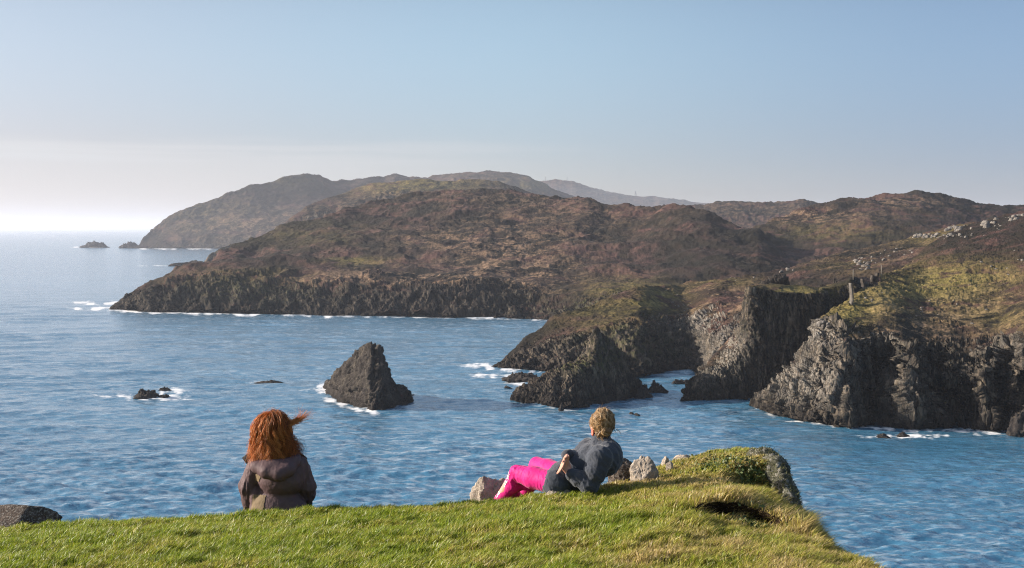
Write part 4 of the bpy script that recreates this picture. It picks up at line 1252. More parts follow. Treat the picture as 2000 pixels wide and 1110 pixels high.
for (x, yb, yt, Y, lab) in [(1666.5, 545, 527, 321, 'pale fence post on top of the tall slab'), (1721.5, 538, 519, 319, 'brown fence post on the grassy knoll')]:
    b, t = W(x, yb + 2, Y), W(x, yt, Y)
    thing_mesh('fence_post', [tube(b, t, .10, .085), tube(t, t + [0, 0, .12], .12, .03)], b, WOOD, lab, 'post', 'posts on the near cliff')

# dry seed heads at the cliff edge
STALK = plain('dry_stalk', (0.10, 0.075, 0.045), 0.9)
for k, (x, yt, yb, Y) in enumerate([(1600, 1040, 1075, 10.7), (1608, 1047, 1080, 10.6), (1614, 1045, 1085, 10.5), (1593, 1050, 1072, 10.8), (1586, 1036, 1060, 11.0)]):
    b, t = W(x + 3, yb + 14, Y), W(x, yt, Y)
    mid = (b + t) / 2 + np.array([0.01 * (-1) ** k, 0, 0])
    root_ = empty('dry_flower_stalk', b)
    tag(root_, 'dead brown flower stalk with a seed head leaning over the cliff edge', 'plant', 'dry stalks at the cliff edge')
    V, F, T = join([tube(b, mid, .0016), tube(mid, t, .0014)])
    mesh_obj('stem', V - b, F, STALK, root_, tris=T)
    V, T = rock_verts((.008, .008, .006), 90 + k, 2)
    h_ = mesh_obj('seed_head', V, None, STALK, root_, tris=T); h_.location = Vector(t - b)
# ------------------------------------------------------------------ people
class Field:
    """signed distance field on a grid, blended primitives, meshed with surface nets"""
    def __init__(self, lo, hi, h):
        self.lo, self.h = np.array(lo, float), h
        self.n = np.ceil((np.array(hi) - self.lo) / h).astype(int) + 1
        self.v = np.full(self.n, 1.0, np.float32)

    def block(self, lo, hi):
        a = np.clip(np.floor((np.array(lo) - self.lo) / self.h).astype(int), 0, self.n - 1)
        b = np.clip(np.ceil((np.array(hi) - self.lo) / self.h).astype(int) + 1, 1, self.n)
        ax = [self.lo[k] + self.h * np.arange(a[k], b[k]) for k in range(3)]
        P = np.stack(np.meshgrid(*ax, indexing='ij'), -1)
        return tuple(slice(a[k], b[k]) for k in range(3)), P

    def put(self, lo, hi, fn, k, cut=False):
        m = k + 3 * self.h
        sl, P = self.block(np.array(lo) - m, np.array(hi) + m)
        if P.size == 0: return
        d = fn(P); a = self.v[sl]
        if cut:
            d = -d
            hh = np.clip(k - np.abs(a - d), 0, None) / k
            self.v[sl] = np.maximum(a, d) + hh * hh * k * 0.25
        else:
            hh = np.clip(k - np.abs(a - d), 0, None) / k
            self.v[sl] = np.minimum(a, d) - hh * hh * k * 0.25

    def cap(self, a, b, ra, rb=None, k=0.02, cut=False, flat=None):
        a, b = np.array(a, float), np.array(b, float)
        rb = ra if rb is None else rb
        R_ = max(ra, rb) * (1.6 if flat is not None else 1)

        def f(P):
            d = b - a
            t = np.clip((P - a) @ d / max(d @ d, 1e-9), 0, 1)
            q = P - a - t[..., None] * d
            if flat is not None: q = q * np.array(flat)
            return np.linalg.norm(q, axis=-1) - (ra + (rb - ra) * t)
        self.put(np.minimum(a, b) - R_, np.maximum(a, b) + R_, f, k, cut)

    def chain(self, pts, rad, k=0.02, **kw):
        for i in range(len(pts) - 1): self.cap(pts[i], pts[i + 1], rad[i], rad[i + 1], k, **kw)

    def ell(self, c, r, rot=None, k=0.02, cut=False):
        c, r = np.array(c, float), np.array(r, float)
        M = np.eye(3) if rot is None else np.array(rot)

        def f(P):
            q = (P - c) @ M
            k0 = np.linalg.norm(q / r, axis=-1); k1 = np.linalg.norm(q / r ** 2, axis=-1)
            return k0 * (k0 - 1) / np.maximum(k1, 1e-9)
        m_ = r.max()
        self.put(c - m_, c + m_, f, k, cut)

    def mesh(self):
        v = self.v; s = v < 0
        nx, ny, nz = self.n
        cnt = np.zeros((nx - 1, ny - 1, nz - 1), np.int8)
        acc = np.zeros((nx - 1, ny - 1, nz - 1, 3), np.float32)
        num = np.zeros((nx - 1, ny - 1, nz - 1), np.float32)
        for dx in (0, 1):
            for dy in (0, 1):
                for dz in (0, 1): cnt += s[dx:nx - 1 + dx, dy:ny - 1 + dy, dz:nz - 1 + dz]
        act = (cnt > 0) & (cnt < 8)
        idx = np.argwhere(act)
        I, J, K = idx.T
        pos = np.zeros((len(idx), 3)); nn_ = np.zeros(len(idx))
        for ax in range(3):
            o = [o_ for o_ in range(3) if o_ != ax]
            for p in (0, 1):
                for q in (0, 1):
                    d0 = [0, 0, 0]; d0[o[0]] = p; d0[o[1]] = q
                    d1 = list(d0); d1[ax] = 1
                    va = v[I + d0[0], J + d0[1], K + d0[2]]; vb = v[I + d1[0], J + d1[1], K + d1[2]]
                    c = (va < 0) != (vb < 0)
                    t = np.where(c, va / np.where(c, va - vb, 1), 0)
                    pt = np.zeros((len(idx), 3)); pt[:, o[0]] = p; pt[:, o[1]] = q; pt[:, ax] = t
                    pos += pt * c[:, None]; nn_ += c
        pos = (pos / np.maximum(nn_, 1)[:, None] + idx) * self.h + self.lo
        num = np.full(act.shape, -1, np.int64); num[I, J, K] = np.arange(len(idx))
        F = []
        for ax in range(3):
            o1, o2 = [(1, 2), (2, 0), (0, 1)][ax]
            a = [slice(None)] * 3; b = [slice(None)] * 3
            a[ax] = slice(0, -1); b[ax] = slice(1, None)
            sa, sb = s[tuple(a)], s[tuple(b)]
            e = np.argwhere(sa != sb)
            e = e[(e[:, o1] > 0) & (e[:, o2] > 0) & (e[:, o1] < self.n[o1] - 1) & (e[:, o2] < self.n[o2] - 1)]
            fl = sa[tuple(e.T)]

            def g(d1, d2):
                q = e.copy(); q[:, o1] -= d1; q[:, o2] -= d2
                return num[tuple(q.T)]
            q = np.stack([g(1, 1), g(0, 1), g(0, 0), g(1, 0)], -1)
            F.append(np.where(fl[:, None], q, q[:, ::-1]))
        return pos, np.concatenate(F)


def vnorm(V, F):
    n = np.cross(V[F[:, 2]] - V[F[:, 0]], V[F[:, 3]] - V[F[:, 1]])
    out = np.zeros_like(V)
    for k in range(4): np.add.at(out, F[:, k], n)
    return out / (np.linalg.norm(out, axis=1, keepdims=True) + 1e-12)


def ribbons(paths, width, twist=0.0, taper=0.25, seed=0):
    """locks of hair: paths (n, m, 3) to flat tapered three-sided strips"""
    n, m_, _ = paths.shape
    d = np.gradient(paths, axis=1); d /= np.linalg.norm(d, axis=-1, keepdims=True) + 1e-9
    r_ = np.random.default_rng(seed)
    ref = r_.normal(size=(n, 1, 3)) + np.array([0, -0.6, 0])
    u_ = np.cross(d, ref); u_ /= np.linalg.norm(u_, axis=-1, keepdims=True) + 1e-9
    v_ = np.cross(d, u_)
    t = np.linspace(0, 1, m_)
    prof = np.minimum(1, 0.45 + 3 * t) * (1 - (1 - taper) * sstep(t, 0.45, 1.0))
    w_ = (np.asarray(width)[:, None] * prof[None])[..., None]
    V = np.stack([paths + u_ * w_, paths - 0.5 * u_ * w_ + 0.45 * v_ * w_, paths - 0.5 * u_ * w_ - 0.45 * v_ * w_], 2)   # n,m,3,3
    base = (np.arange(n)[:, None] * m_ + np.arange(m_ - 1)[None]) * 3
    F = []
    for k in range(3):
        k2 = (k + 1) % 3
        F.append(np.stack([base + k, base + k2, base + 3 + k2, base + 3 + k], -1).reshape(-1, 4))
    return V.reshape(-1, 3), np.concatenate(F)


def cloth(name, c1, c2, sc, rough=0.9, weave=260.0, sheen=0.0, fuzz=0.0, crease=0.006):
    m = NT(name)
    tcn = m.n('ShaderNodeTexCoord').outputs['Object']
    n1 = m.noise(tcn, sc, 4, 0.6); n2 = m.noise(tcn, weave, 2, 0.6)
    col = m.mix(n1, c1, c2)
    if fuzz: col = m.mix(m.math('MULTIPLY', m.step(n2, 0.5, 0.7), fuzz), col, tuple(min(1, c * 2.4) for c in c2))
    n3 = m.noise(m.scale(tcn, (1.2, 1.2, .6)), 22.0, 3, 0.5, 0.6)
    p = m.bsdf(col, rough, 0.2, m.bump(n2, 0.002, 0.5, m.bump(n3, crease, 0.9)))
    if sheen:
        for nd in m.t.nodes:
            if nd.type == 'BSDF_PRINCIPLED': nd.inputs['Sheen Weight'].default_value = sheen; nd.inputs['Sheen Roughness'].default_value = 0.4
    return m.done(p)


def skin_mat():
    m = NT('skin')
    tcn = m.n('ShaderNodeTexCoord').outputs['Object']
    col = m.mix(m.noise(tcn, 30.0, 3), (0.62, 0.33, 0.24), (0.50, 0.23, 0.16))
    return m.done(m.bsdf(col, 0.5, 0.35))


def hair_mat(name, stops):
    m = NT(name)
    col = m.ramp(m.attr('tone'), stops)
    p = m.n('ShaderNodeBsdfPrincipled')
    m.l(col, p.inputs['Base Color']); p.inputs['Roughness'].default_value = 0.42; p.inputs['Specular IOR Level'].default_value = 0.5
    tl = m.n('ShaderNodeBsdfTranslucent'); m.l(col, tl.inputs['Color'])
    mx_ = m.n('ShaderNodeMixShader'); mx_.inputs[0].default_value = 0.4
    m.l(p.outputs[0], mx_.inputs[1]); m.l(tl.outputs[0], mx_.inputs[2])
    return m.done(mx_.outputs[0])


SKIN = skin_mat()


def part(name, f, mat, parent, wr=None, label=None, k=1):
    V, F = f.mesh()
    if wr is not None: V = V + vnorm(V, F) * wr(V)[:, None]
    o = mesh_obj(name, V, F, mat, parent)
    if label: o['label'] = label
    return o, V, F


def head(f, c, face, up=(0, 0, 1), s=1.0):
    """skull with brow, eyes, nose, mouth, chin and ears, built into the body's field"""
    c = np.array(c, float); fw = np.array(face, float); fw /= np.linalg.norm(fw)
    up = np.array(up, float); up -= fw * (up @ fw); up /= np.linalg.norm(up)
    rt = np.cross(fw, up)
    M = np.stack([rt, fw, up], 1)
    L = lambda x, y, z: c + M @ np.array([x, y, z]) * s
    f.ell(L(0, -.012, .02), np.array([.074, .094, .092]) * s, M, k=.02)
    f.ell(L(0, .022, -.045), np.array([.058, .066, .068]) * s, M, k=.03)
    f.ell(L(0, .062, -.092), np.array([.024, .020, .018]) * s, M, k=.025)          # chin
    for q in (-1, 1):
        f.ell(L(.032 * q, .074, .006), np.array([.017, .012, .011]) * s, M, k=.012, cut=True)   # eye sockets
        f.ell(L(.032 * q, .070, .005), np.array([.0125, .0125, .0115]) * s, M, k=.004)          # eyes
        f.ell(L(.036 * q, .066, -.030), np.array([.022, .018, .018]) * s, M, k=.02)             # cheeks
        f.ell(L(.076 * q, -.006, -.008), np.array([.011, .019, .031]) * s, M, k=.008)           # ears
    f.cap(L(0, .080, .012), L(0, .104, -.026), .007 * s, .012 * s, k=.012)                      # nose
    f.cap(L(-.018, .082, -.054), L(.018, .082, -.054), .007 * s, k=.008)                        # lips
    f.cap(L(-.016, .093, -.0555), L(.016, .093, -.0555), .0022 * s, k=.003, cut=True)
    return L


def hand(f, wrist, knuck, tip, palm_n, spread=.019, curl=.0, side=1, s=1.0):
    """palm, four unequal bent fingers and a thumb; knuck = middle of the knuckle line, tip = direction of the fingers"""
    w0, k0, t0 = (np.array(a, float) for a in (wrist, knuck, tip))
    n = np.array(palm_n, float)
    ax = k0 - w0; ax /= np.linalg.norm(ax)
    n -= ax * (n @ ax); n /= np.linalg.norm(n)
    lat = np.cross(ax, n) * side
    for j, o in enumerate((-1.5, -.5, .5, 1.5)):
        f.cap(w0 + lat * o * .010, k0 + lat * o * spread, .014 * s, .0105 * s, k=.012)
    fd = t0 - k0; fl = np.linalg.norm(fd); fd /= fl
    for o, ln in ((-1.5, .80), (-.5, .97), (.5, 1.0), (1.5, .90)):
        a = k0 + lat * o * spread
        d = fd + lat * o * .06
        b = a + d * fl * ln * .45
        c = a + d * fl * ln * .78 - n * curl * .012
        e = a + d * fl * ln - n * curl * .030
        f.chain([a, b, c, e], [.0095 * s, .0085 * s, .0078 * s, .0065 * s], k=.004)
    th0 = w0 + ax * .03 + lat * .022
    f.chain([th0, th0 + ax * .035 + lat * .024 - n * .008, th0 + ax * .066 + lat * .030 - n * .012], [.013 * s, .0105 * s, .008 * s], k=.006)


def fold(V, sc, amp, seed, st=(1, 1, 1), gain=.5):
    return amp * (ridged(V * np.array(st) / sc, 3, gain, seed=seed) - .2)


# ================= woman with red hair, seated with her back to us
AL = W(540, 1013, 11.7)
root_ = empty('person', AL)
tag(root_, 'person with windblown red hair sitting in a dark brown hooded jacket on the grass edge', 'person')
# body
f = Field((-.42, -.3, -.32), (.42, .95, .93), .0062)
f.ell((.02, .02, .10), (.14, .10, .10), k=.04)
f.chain([(.02, .03, .10), (.03, .03, .30), (.03, .02, .44)], [.09, .09, .09], k=.05)
f.chain([(-.13, .0, .44), (.19, .0, .44)], [.055, .055], k=.05)
f.cap((.0, .0, .46), (-.02, .02, .64), .055, .05, k=.03)
head(f, (-.025, .025, .745), (-.12, 1, -.05))
f.chain([(-.14, .0, .43), (-.245, .03, .25), (-.235, .12, .03)], [.05, .043, .027], k=.02)
f.chain([(.2, .0, .43), (.25, .05, .22), (.13, .30, .22)], [.05, .043, .027], k=.02)
hand(f, (-.235, .12, .02), (-.235, .17, -.07), (-.235, .24, -.12), (0, .3, -1), side=-1)
hand(f, (.13, .30, .22), (.09, .37, .23), (.03, .41, .20), (0, 0, -1), side=-1)
for sx, kz, ky in ((-1, .25, .44), (1, .23, .47)):
    f.chain([(.02 + sx * .09, .04, .08), (.02 + sx * .13, ky, kz), (.02 + sx * .13, ky + .18, -.16)], [.085, .06, .042], k=.03)
    f.chain([(.02 + sx * .13, ky + .16, -.18), (.02 + sx * .15, ky + .33, -.22)], [.04, .028], k=.02)
part('body', f, SKIN, root_)
# trousers and shoes
f = Field((-.32, -.25, -.3), (.36, .95, .4), .009)
f.ell((.02, .02, .09), (.19, .14, .12), k=.04)
for sx, kz, ky in ((-1, .25, .44), (1, .23, .47)):
    f.chain([(.02 + sx * .09, .04, .08), (.02 + sx * .13, ky, kz), (.02 + sx * .13, ky + .17, -.14)], [.105, .078, .06], k=.04)
JEANS = cloth('navy_trousers', (0.02, 0.025, 0.04), (0.03, 0.035, 0.055), 9)
part('trousers', f, JEANS, root_, lambda V: fold(V, .07, .006, 611))
f = Field((-.3, .5, -.32), (.35, 1.0, -.05), .008)
for sx, ky in ((-1, .44), (1, .47)):
    f.chain([(.02 + sx * .13, ky + .14, -.18), (.02 + sx * .14, ky + .24, -.21), (.02 + sx * .15, ky + .34, -.225)], [.052, .048, .04], k=.02)
part('shoes', f, cloth('brown_boots', (0.05, 0.03, 0.02), (0.07, 0.045, 0.03), 12, 0.6), root_)
# jacket
f = Field((-.4, -.34, -.1), (.42, .5, .64), .0065)
f.ell((.015, .0, .06), (.24, .17, .225), k=.03)
f.ell((.050, -.020, .345), (.205, .165, .165), k=.03)
f.chain([(-.10, -.01, .445), (.16, -.01, .45)], [.095, .095], k=.06)
f.cap((.02, .0, .48), (.01, .01, .56), .085, .085, k=.05)
f.chain([(-.155, -.005, .44), (-.232, .01, .27), (-.225, .05, .15), (-.225, .10, .03)], [.082, .079, .066, .056], k=.018)
f.chain([(.185, -.005, .45), (.245, .03, .27), (.235, .09, .19), (.14, .27, .21)], [.085, .077, .072, .055], k=.018)
f.ell((-.165, .0, .19), (.06, .08, .10), k=.02)
f.cap((-.165, -.17, .40), (-.15, -.165, .12), .006, .010, k=.03, cut=True)          # seams where the sleeves meet the back
f.cap((.235, -.15, .40), (.225, -.15, .12), .010, .014, k=.03, cut=True)
f.chain([(-.2, -.185, .245), (.02, -.195, .225), (.12, -.195, .225), (.26, -.16, .18)], [.005, .007, .007, .005], k=.018, cut=True)


def jwr(V):
    sl = sstep(np.abs(V[:, 0] - .02), .17, .24)
    ang = V.copy(); ang[:, 0] += .35 * V[:, 2]
    a = (1 - sl) * fold(ang, .15, .0035, 621, (.8, .8, 1.6)) + sl * fold(V, .07, .012, 622, (1.5, 1.0, .35))
    return a + .003 * fbm(V / .03, 2, seed=623)


JK = cloth('dark_brown_nylon', (0.094, 0.060, 0.064), (0.115, 0.076, 0.080), 7, 0.62, 400)
jo, JV, JF = part('jacket', f, JK, root_, jwr)
jn = vnorm(JV, JF)
# olive side panels sewn into the jacket
cen_ = JV[JF].mean(1)
for nm, sel in (('side_panel', (cen_[:, 2] < .215) & (cen_[:, 0] < -.098 + .16 * (cen_[:, 2] - .02)) & (cen_[:, 0] > -.30) & (cen_[:, 1] < .01) & (cen_[:, 0] > -.205 + .12 * cen_[:, 2])),
                ('shoulder_panel', (cen_[:, 2] > .33) & (cen_[:, 2] < .425) & (cen_[:, 0] > -.165 + .2 * (cen_[:, 2] - .33)) & (cen_[:, 0] < -.125 + .45 * (cen_[:, 2] - .33)) & (cen_[:, 1] < .0))):
    Fs = JF[sel]
    if not len(Fs): continue
    ui, inv = np.unique(Fs, return_inverse=True)
    outer = JV[ui] + jn[ui] * .0045
    PV = np.concatenate([outer, JV[ui] - jn[ui] * .003]); n_ = len(ui)
    inv = inv.reshape(-1, 4)
    mesh_obj(nm, PV, np.concatenate([inv, inv[:, ::-1] + n_]), cloth('olive_panel', (0.17, 0.125, 0.075), (0.22, 0.165, 0.10), 14, 0.75, 400), jo)
# hood lying on the back
f = Field((-.3, -.36, .3), (.34, .16, .66), .006)
hp = [(-.205, -.02, .49), (-.14, -.125, .455), (-.05, -.185, .425), (.055, -.205, .41), (.13, -.17, .44), (.175, -.09, .50), (.185, -.01, .545)]
f.chain(hp, [.022, .038, .044, .046, .044, .036, .024], k=.06)
f.ell((.02, -.10, .475), (.15, .10, .075), k=.05)
f.ell((.01, -.06, .56), (.10, .085, .06), k=.05, cut=True)
ho_, HV, HF = part('hood', f, JK, jo, lambda V: .003 * fbm(V / .05, 2, seed=631))
# strap tab on the hood, dark collar flaps blown open at both sides of the neck
def plate(pts, th, ax=1):
    p = np.array(pts, float); n = len(p)
    off = np.zeros(3); off[ax] = th
    V = np.concatenate([p - off / 2, p + off / 2])
    return V, (np.array([[k, (k + 1) % n, (k + 1) % n + n, k + n] for k in range(n)] + [[0, 3, 2, 1], [n, n + 1, n + 2, n + 3]]) if n == 4 else None), None


V, F, T = plate([(.045, -.256, .420), (.082, -.253, .424), (.085, -.256, .388), (.048, -.259, .384)], .006)
mesh_obj('strap', V, F, JK, ho_, tris=T, smooth=False)
BLK = cloth('black_lining', (0.012, 0.011, 0.012), (0.02, 0.018, 0.018), 9, 0.8)
for q_ in ([(-.285, .0, .512), (-.20, -.02, .578), (-.165, -.03, .50), (-.235, -.01, .452)], [(.185, -.02, .565), (.235, -.01, .535), (.262, .0, .507), (.225, -.01, .49)]):
    V, F, T = plate(q_, .014)
    mesh_obj('collar_flap', V, F, BLK, jo, tris=T, smooth=False)
# hair
f = Field((-.3, -.3, .38), (.3, .2, .95), .007)
f.ell((-.030, -.015, .755), (.122, .122, .115), k=.03)
f.ell((-.112, -.03, .62), (.060, .075, .12), k=.05)
f.ell((-.02, -.080, .60), (.10, .055, .12), k=.05)
f.ell((.065, -.045, .63), (.065, .07, .09), k=.05)
f.ell((.12, -.05, .575), (.05, .04, .03), k=.04)
f.cap((-.03, .12, .80), (-.03, .14, .60), .07, .075, k=.02, cut=True)
HVb, HFb = f.mesh()
HVb = HVb + vnorm(HVb, HFb) * fold(HVb, .05, .010, 641, (1.6, 1.6, .35))[:, None]
hrg = np.random.default_rng(5)
N = 2400
M_ = 15
t = np.linspace(0, 1, M_)
phi = hrg.uniform(-math.pi * 1.22, math.pi * 0.22, N)           # mostly the back and the sides
zend = .445 + .12 * hrg.random(N) + .05 * np.cos(phi + 1.9) + .06 * fbm(np.stack([phi * 3.1, 0 * phi + 4, 0 * phi], -1), 2, seed=655)
zend = np.where(hrg.random(N) < .12, zend - .05, zend)
R0 = .126 + .011 * hrg.normal(size=N)
prof = np.sqrt(np.clip(1 - (1 - np.clip(t * 2.6, 0, 1)) ** 2, 0, 1))
rad_ = R0[:, None] * prof[None] * (1 + .16 * np.clip(t - .5, 0, 1)[None] * (0.5 + hrg.random(N)[:, None]))
zz = .872 - (.872 - zend)[:, None] * (t[None] ** 1.25) + .012 * hrg.normal(size=N)[:, None]
cx0 = -.035 + .04 * t[None] * (phi[:, None] > -1.2) - .025 * t[None] * (phi[:, None] < -2.2)
clump = fbm(np.stack([phi * 4.5, 0 * phi + 7, 0 * phi], -1), 2, seed=656)
fr_ = 1.5 + 1.2 * np.abs(clump)[:, None] + .12 * hrg.normal(size=(N, 1)); ph_ = (9 * clump + .5 * hrg.normal(size=N))[:, None]; am = (.004 + .021 * t[None] ** 1.2) * (0.6 + hrg.random((N, 1)))
wx = am * np.sin(fr_ * 6.28 * t[None] + ph_); wy = am * np.cos(fr_ * 6.28 * t[None] * .9 + ph_ * 1.7)
lockc = fbm(np.stack([phi * 2.2, 0 * phi, 0 * phi], -1), 2, seed=651)[:, None]
pth = np.stack([cx0 + rad_ * np.cos(phi)[:, None] + wx + .03 * lockc * t[None], -.015 + rad_ * .95 * np.sin(phi)[:, None] + wy, zz + .4 * wx], -1)
# ends on the right flick outwards in the wind
fl = (np.cos(phi) > .25) & (hrg.random(N) < .55)
pth[fl, :, 0] += (.07 * sstep(t, .55, 1.0))[None] * hrg.uniform(.4, 1.3, fl.sum())[:, None]
pth[fl, :, 2] += (.055 * sstep(t, .6, 1.0))[None] * hrg.uniform(-.3, 1.2, fl.sum())[:, None] + .02
A1, A2 = ribbons(pth, hrg.uniform(.0011, .0028, N), seed=1)
tone1 = np.clip(.70 + .18 * hrg.normal(size=N) - .25 * lockc[:, 0] + .18 * clump - .18 * (np.cos(phi) > .1), 0, 1)  # strands on the right toned darker: shade away from the sun painted in
# separate wavy locks over the mass, a few of them flicked out by the wind
def bez(P):
    P = np.array(P, float); tt_ = t[:, None]
    return (1 - tt_) ** 3 * P[0] + 3 * (1 - tt_) ** 2 * tt_ * P[1] + 3 * (1 - tt_) * tt_ ** 2 * P[2] + tt_ ** 3 * P[3]


guides = [bez(g) for g in ([(.08, -.06, .75), (.13, -.07, .62), (.13, -.06, .555), (.215, -.04, .575)], [(.06, -.09, .72), (.13, -.10, .60), (.12, -.09, .545), (.20, -.06, .535)],
                           [(.0, -.12, .66), (-.02, -.15, .52), (.03, -.17, .43), (.085, -.17, .43)], [(-.06, -.11, .66), (-.09, -.14, .53), (-.05, -.16, .45), (-.03, -.17, .425)],
                           [(-.14, -.05, .75), (-.20, -.06, .62), (-.20, -.06, .53), (-.165, -.08, .475)], [(-.12, -.08, .72), (-.19, -.09, .60), (-.13, -.12, .52), (-.17, -.12, .485)],
                           [(.09, -.02, .80), (.15, -.03, .72), (.12, -.06, .66), (.165, -.04, .62)], [(-.03, -.11, .76), (.05, -.15, .66), (.0, -.15, .55), (.06, -.15, .49)])]
for _ in range(46):
    p_ = hrg.uniform(-math.pi * 1.05, .15); r_ = .128 + .014 * hrg.random()
    z1 = hrg.uniform(.70, .86); z2 = hrg.uniform(.45, .60)
    q_ = np.sqrt(np.clip(1 - ((z1 + (z2 - z1) * t - .73) / .15) ** 2 * (z1 + (z2 - z1) * t > .73), .05, 1))
    a_ = hrg.uniform(.010, .024); f_ = hrg.uniform(1.0, 2.1); h_ = hrg.uniform(0, 6.28)
    dp = a_ * (.4 + t) * np.sin(f_ * 6.28 * t + h_)
    guides.append(np.stack([-.03 + r_ * q_ * np.cos(p_) + dp + .03 * t, -.015 + r_ * .97 * q_ * np.sin(p_) - .012 - .4 * a_ * np.cos(f_ * 6.28 * t + h_), z1 + (z2 - z1) * t], -1))
nl, ns_ = len(guides), 26
lk = np.array(guides)[:, None] + hrg.normal(size=(nl, ns_, 1, 3)) * (.0085 * (1.15 - .55 * np.sin(math.pi * np.clip(t * 1.1, 0, 1))))[None, None, :, None] + .004 * np.sin(8 * t[None, None, :, None] + hrg.uniform(0, 6, (nl, ns_, 1, 3)))
lk = lk.reshape(nl * ns_, M_, 3)
D1, D2 = ribbons(lk, hrg.uniform(.0012, .0028, nl * ns_), seed=4)
toneD = np.repeat(np.clip(np.repeat(hrg.uniform(.35, 1.0, nl), ns_) + .1 * hrg.normal(size=nl * ns_), 0, 1), M_ * 3)
# lock streaming off to the right
n2 = 150
s2 = hrg.normal(size=(n2, 1, 1))
t3 = t[None, :, None]
b0 = np.array([.045, -.03, .80]) + hrg.normal(size=(n2, 1, 3)) * np.array([.02, .02, .030])
b1 = np.array([.125, -.02, .80]) + hrg.normal(size=(n2, 1, 3)) * .016
b2_ = np.array([.195, .0, .815]) + hrg.normal(size=(n2, 1, 3)) * np.array([.02, .02, .018])
b3 = np.array([.245, .02, .870]) + hrg.normal(size=(n2, 1, 3)) * np.array([.038, .03, .030])
p2_ = (1 - t3) ** 3 * b0 + 3 * (1 - t3) ** 2 * t3 * b1 + 3 * (1 - t3) * t3 ** 2 * b2_ + t3 ** 3 * b3
p2_[..., 2] += .008 * np.sin(9 * t[None] + hrg.uniform(0, 6, (n2, 1))) * t[None]
B1, B2 = ribbons(p2_, hrg.uniform(.0010, .0026, n2), seed=2)
# stray hairs on top and round the outline
n3 = 160
ph3 = hrg.uniform(0, 2 * np.pi, n3); el3 = hrg.uniform(-.2, 1.4, n3)
dir3 = np.stack([np.cos(ph3) * np.cos(el3), .6 * np.sin(ph3) * np.cos(el3) - .2, np.sin(el3)], -1)
st3 = np.array([-.035, -.015, .75]) + dir3 * np.array([.14, .13, .125])
ln3 = hrg.uniform(.02, .095, n3)[:, None]
p3 = st3[:, None] + t3 * (dir3 * ln3 * .7)[:, None] + (t3 ** 1.6) * (np.array([.75, .1, .25]) * ln3)[:, None] + .006 * np.sin(7 * t3 + hrg.uniform(0, 6, (n3, 1, 3)))
C1, C2 = ribbons(p3, hrg.uniform(.0008, .0016, n3), seed=3)
HAIRR = hair_mat('auburn_hair', [(0.0, (0.045, 0.012, 0.005)), (0.3, (0.22, 0.060, 0.014)), (0.6, (0.58, 0.19, 0.042)), (1.0, (0.88, 0.42, 0.14))])
V, F, _ = join([(HVb, HFb, None), (A1, A2, None), (B1, B2, None), (C1, C2, None), (D1, D2, None)])
tone = np.concatenate([np.clip(.18 + .3 * fbm(HVb * np.array([30, 30, 5]), 2, seed=652), 0, 1), np.repeat(tone1, M_ * 3), np.repeat(np.clip(.8 + .15 * hrg.normal(size=n2), 0, 1), M_ * 3), np.repeat(np.clip(.85 + .1 * hrg.normal(size=n3), 0, 1), M_ * 3), toneD])
mesh_obj('hair', V, F, HAIRR, root_, attrs=dict(tone=tone))

# ================= woman in pink leggings, leaning back and looking out to sea
AR = W(1140, 962, 12.0)


def J(px_, py_, dy=0.0):
    return W(px_, py_, 12.0 + dy) - AR


root_ = empty('person', AR)
tag(root_, 'person with pinned up blonde hair, charcoal fleece and bright pink leggings leaning back', 'person')
hip, abd, chest, uback, neck, hd = J(1090, 938, .02), J(1122, 922, .03), J(1158, 902, .03), J(1180, 892, .01), J(1174, 866, .05), J(1175, 830, .07)
shN, elN, wrN = J(1172, 894, -.14), J(1150, 947, -.17), J(1116, 928, -.15)
shF, elF, wrF = J(1150, 878, .22), J(1124, 893, .28), J(1107, 889, -.02)
hipN, knN, anN = J(1084, 944, -.07), J(1010, 925, .20), J(966, 990, .34)
hipF, knF, anF = J(1094, 930, .12), J(1049, 908, .46), J(1008, 996, .55)
lo, hi = J(940, 1020, -.4), J(1235, 785, .9) + [0, 0, .2]
f = Field(lo, hi, .0052)
f.chain([hip, abd, chest, uback, neck], [.12, .105, .115, .11, .055], k=.05)
f.chain([shN, uback, shF], [.06, .07, .06], k=.05)
f.chain([neck, hd + [0, .0, -.05]], [.05, .048], k=.02)
FACE = (-.80, .60, .02)
head(f, hd, FACE, (0.06, 0, 1))
f.chain([shN, elN, wrN], [.05, .042, .026], k=.02)
f.chain([shF, elF, wrF], [.05, .042, .026], k=.02)
f.chain([hipN, knN, anN], [.085, .058, .040], k=.03)
f.chain([hipF, knF, anF], [.085, .058, .040], k=.03)
for an in (anN, anF): f.chain([an, an + [-.10, .10, -.05]], [.036, .028], k=.02)
# hands clasped: near hand below pointing up, far hand hanging over it, fingers crossed
hand(f, wrN + [-.008, 0, 0], J(1105, 914, -.145), J(1104, 893, -.165), (.4, -1, 0.2), spread=.017, curl=-.4, side=1)
hand(f, wrF + [-.004, -.05, -.005], J(1100, 905, -.165), J(1092, 926, -.215), (.5, 1, .3), spread=.016, curl=.3, side=1)
part('body', f, SKIN, root_)
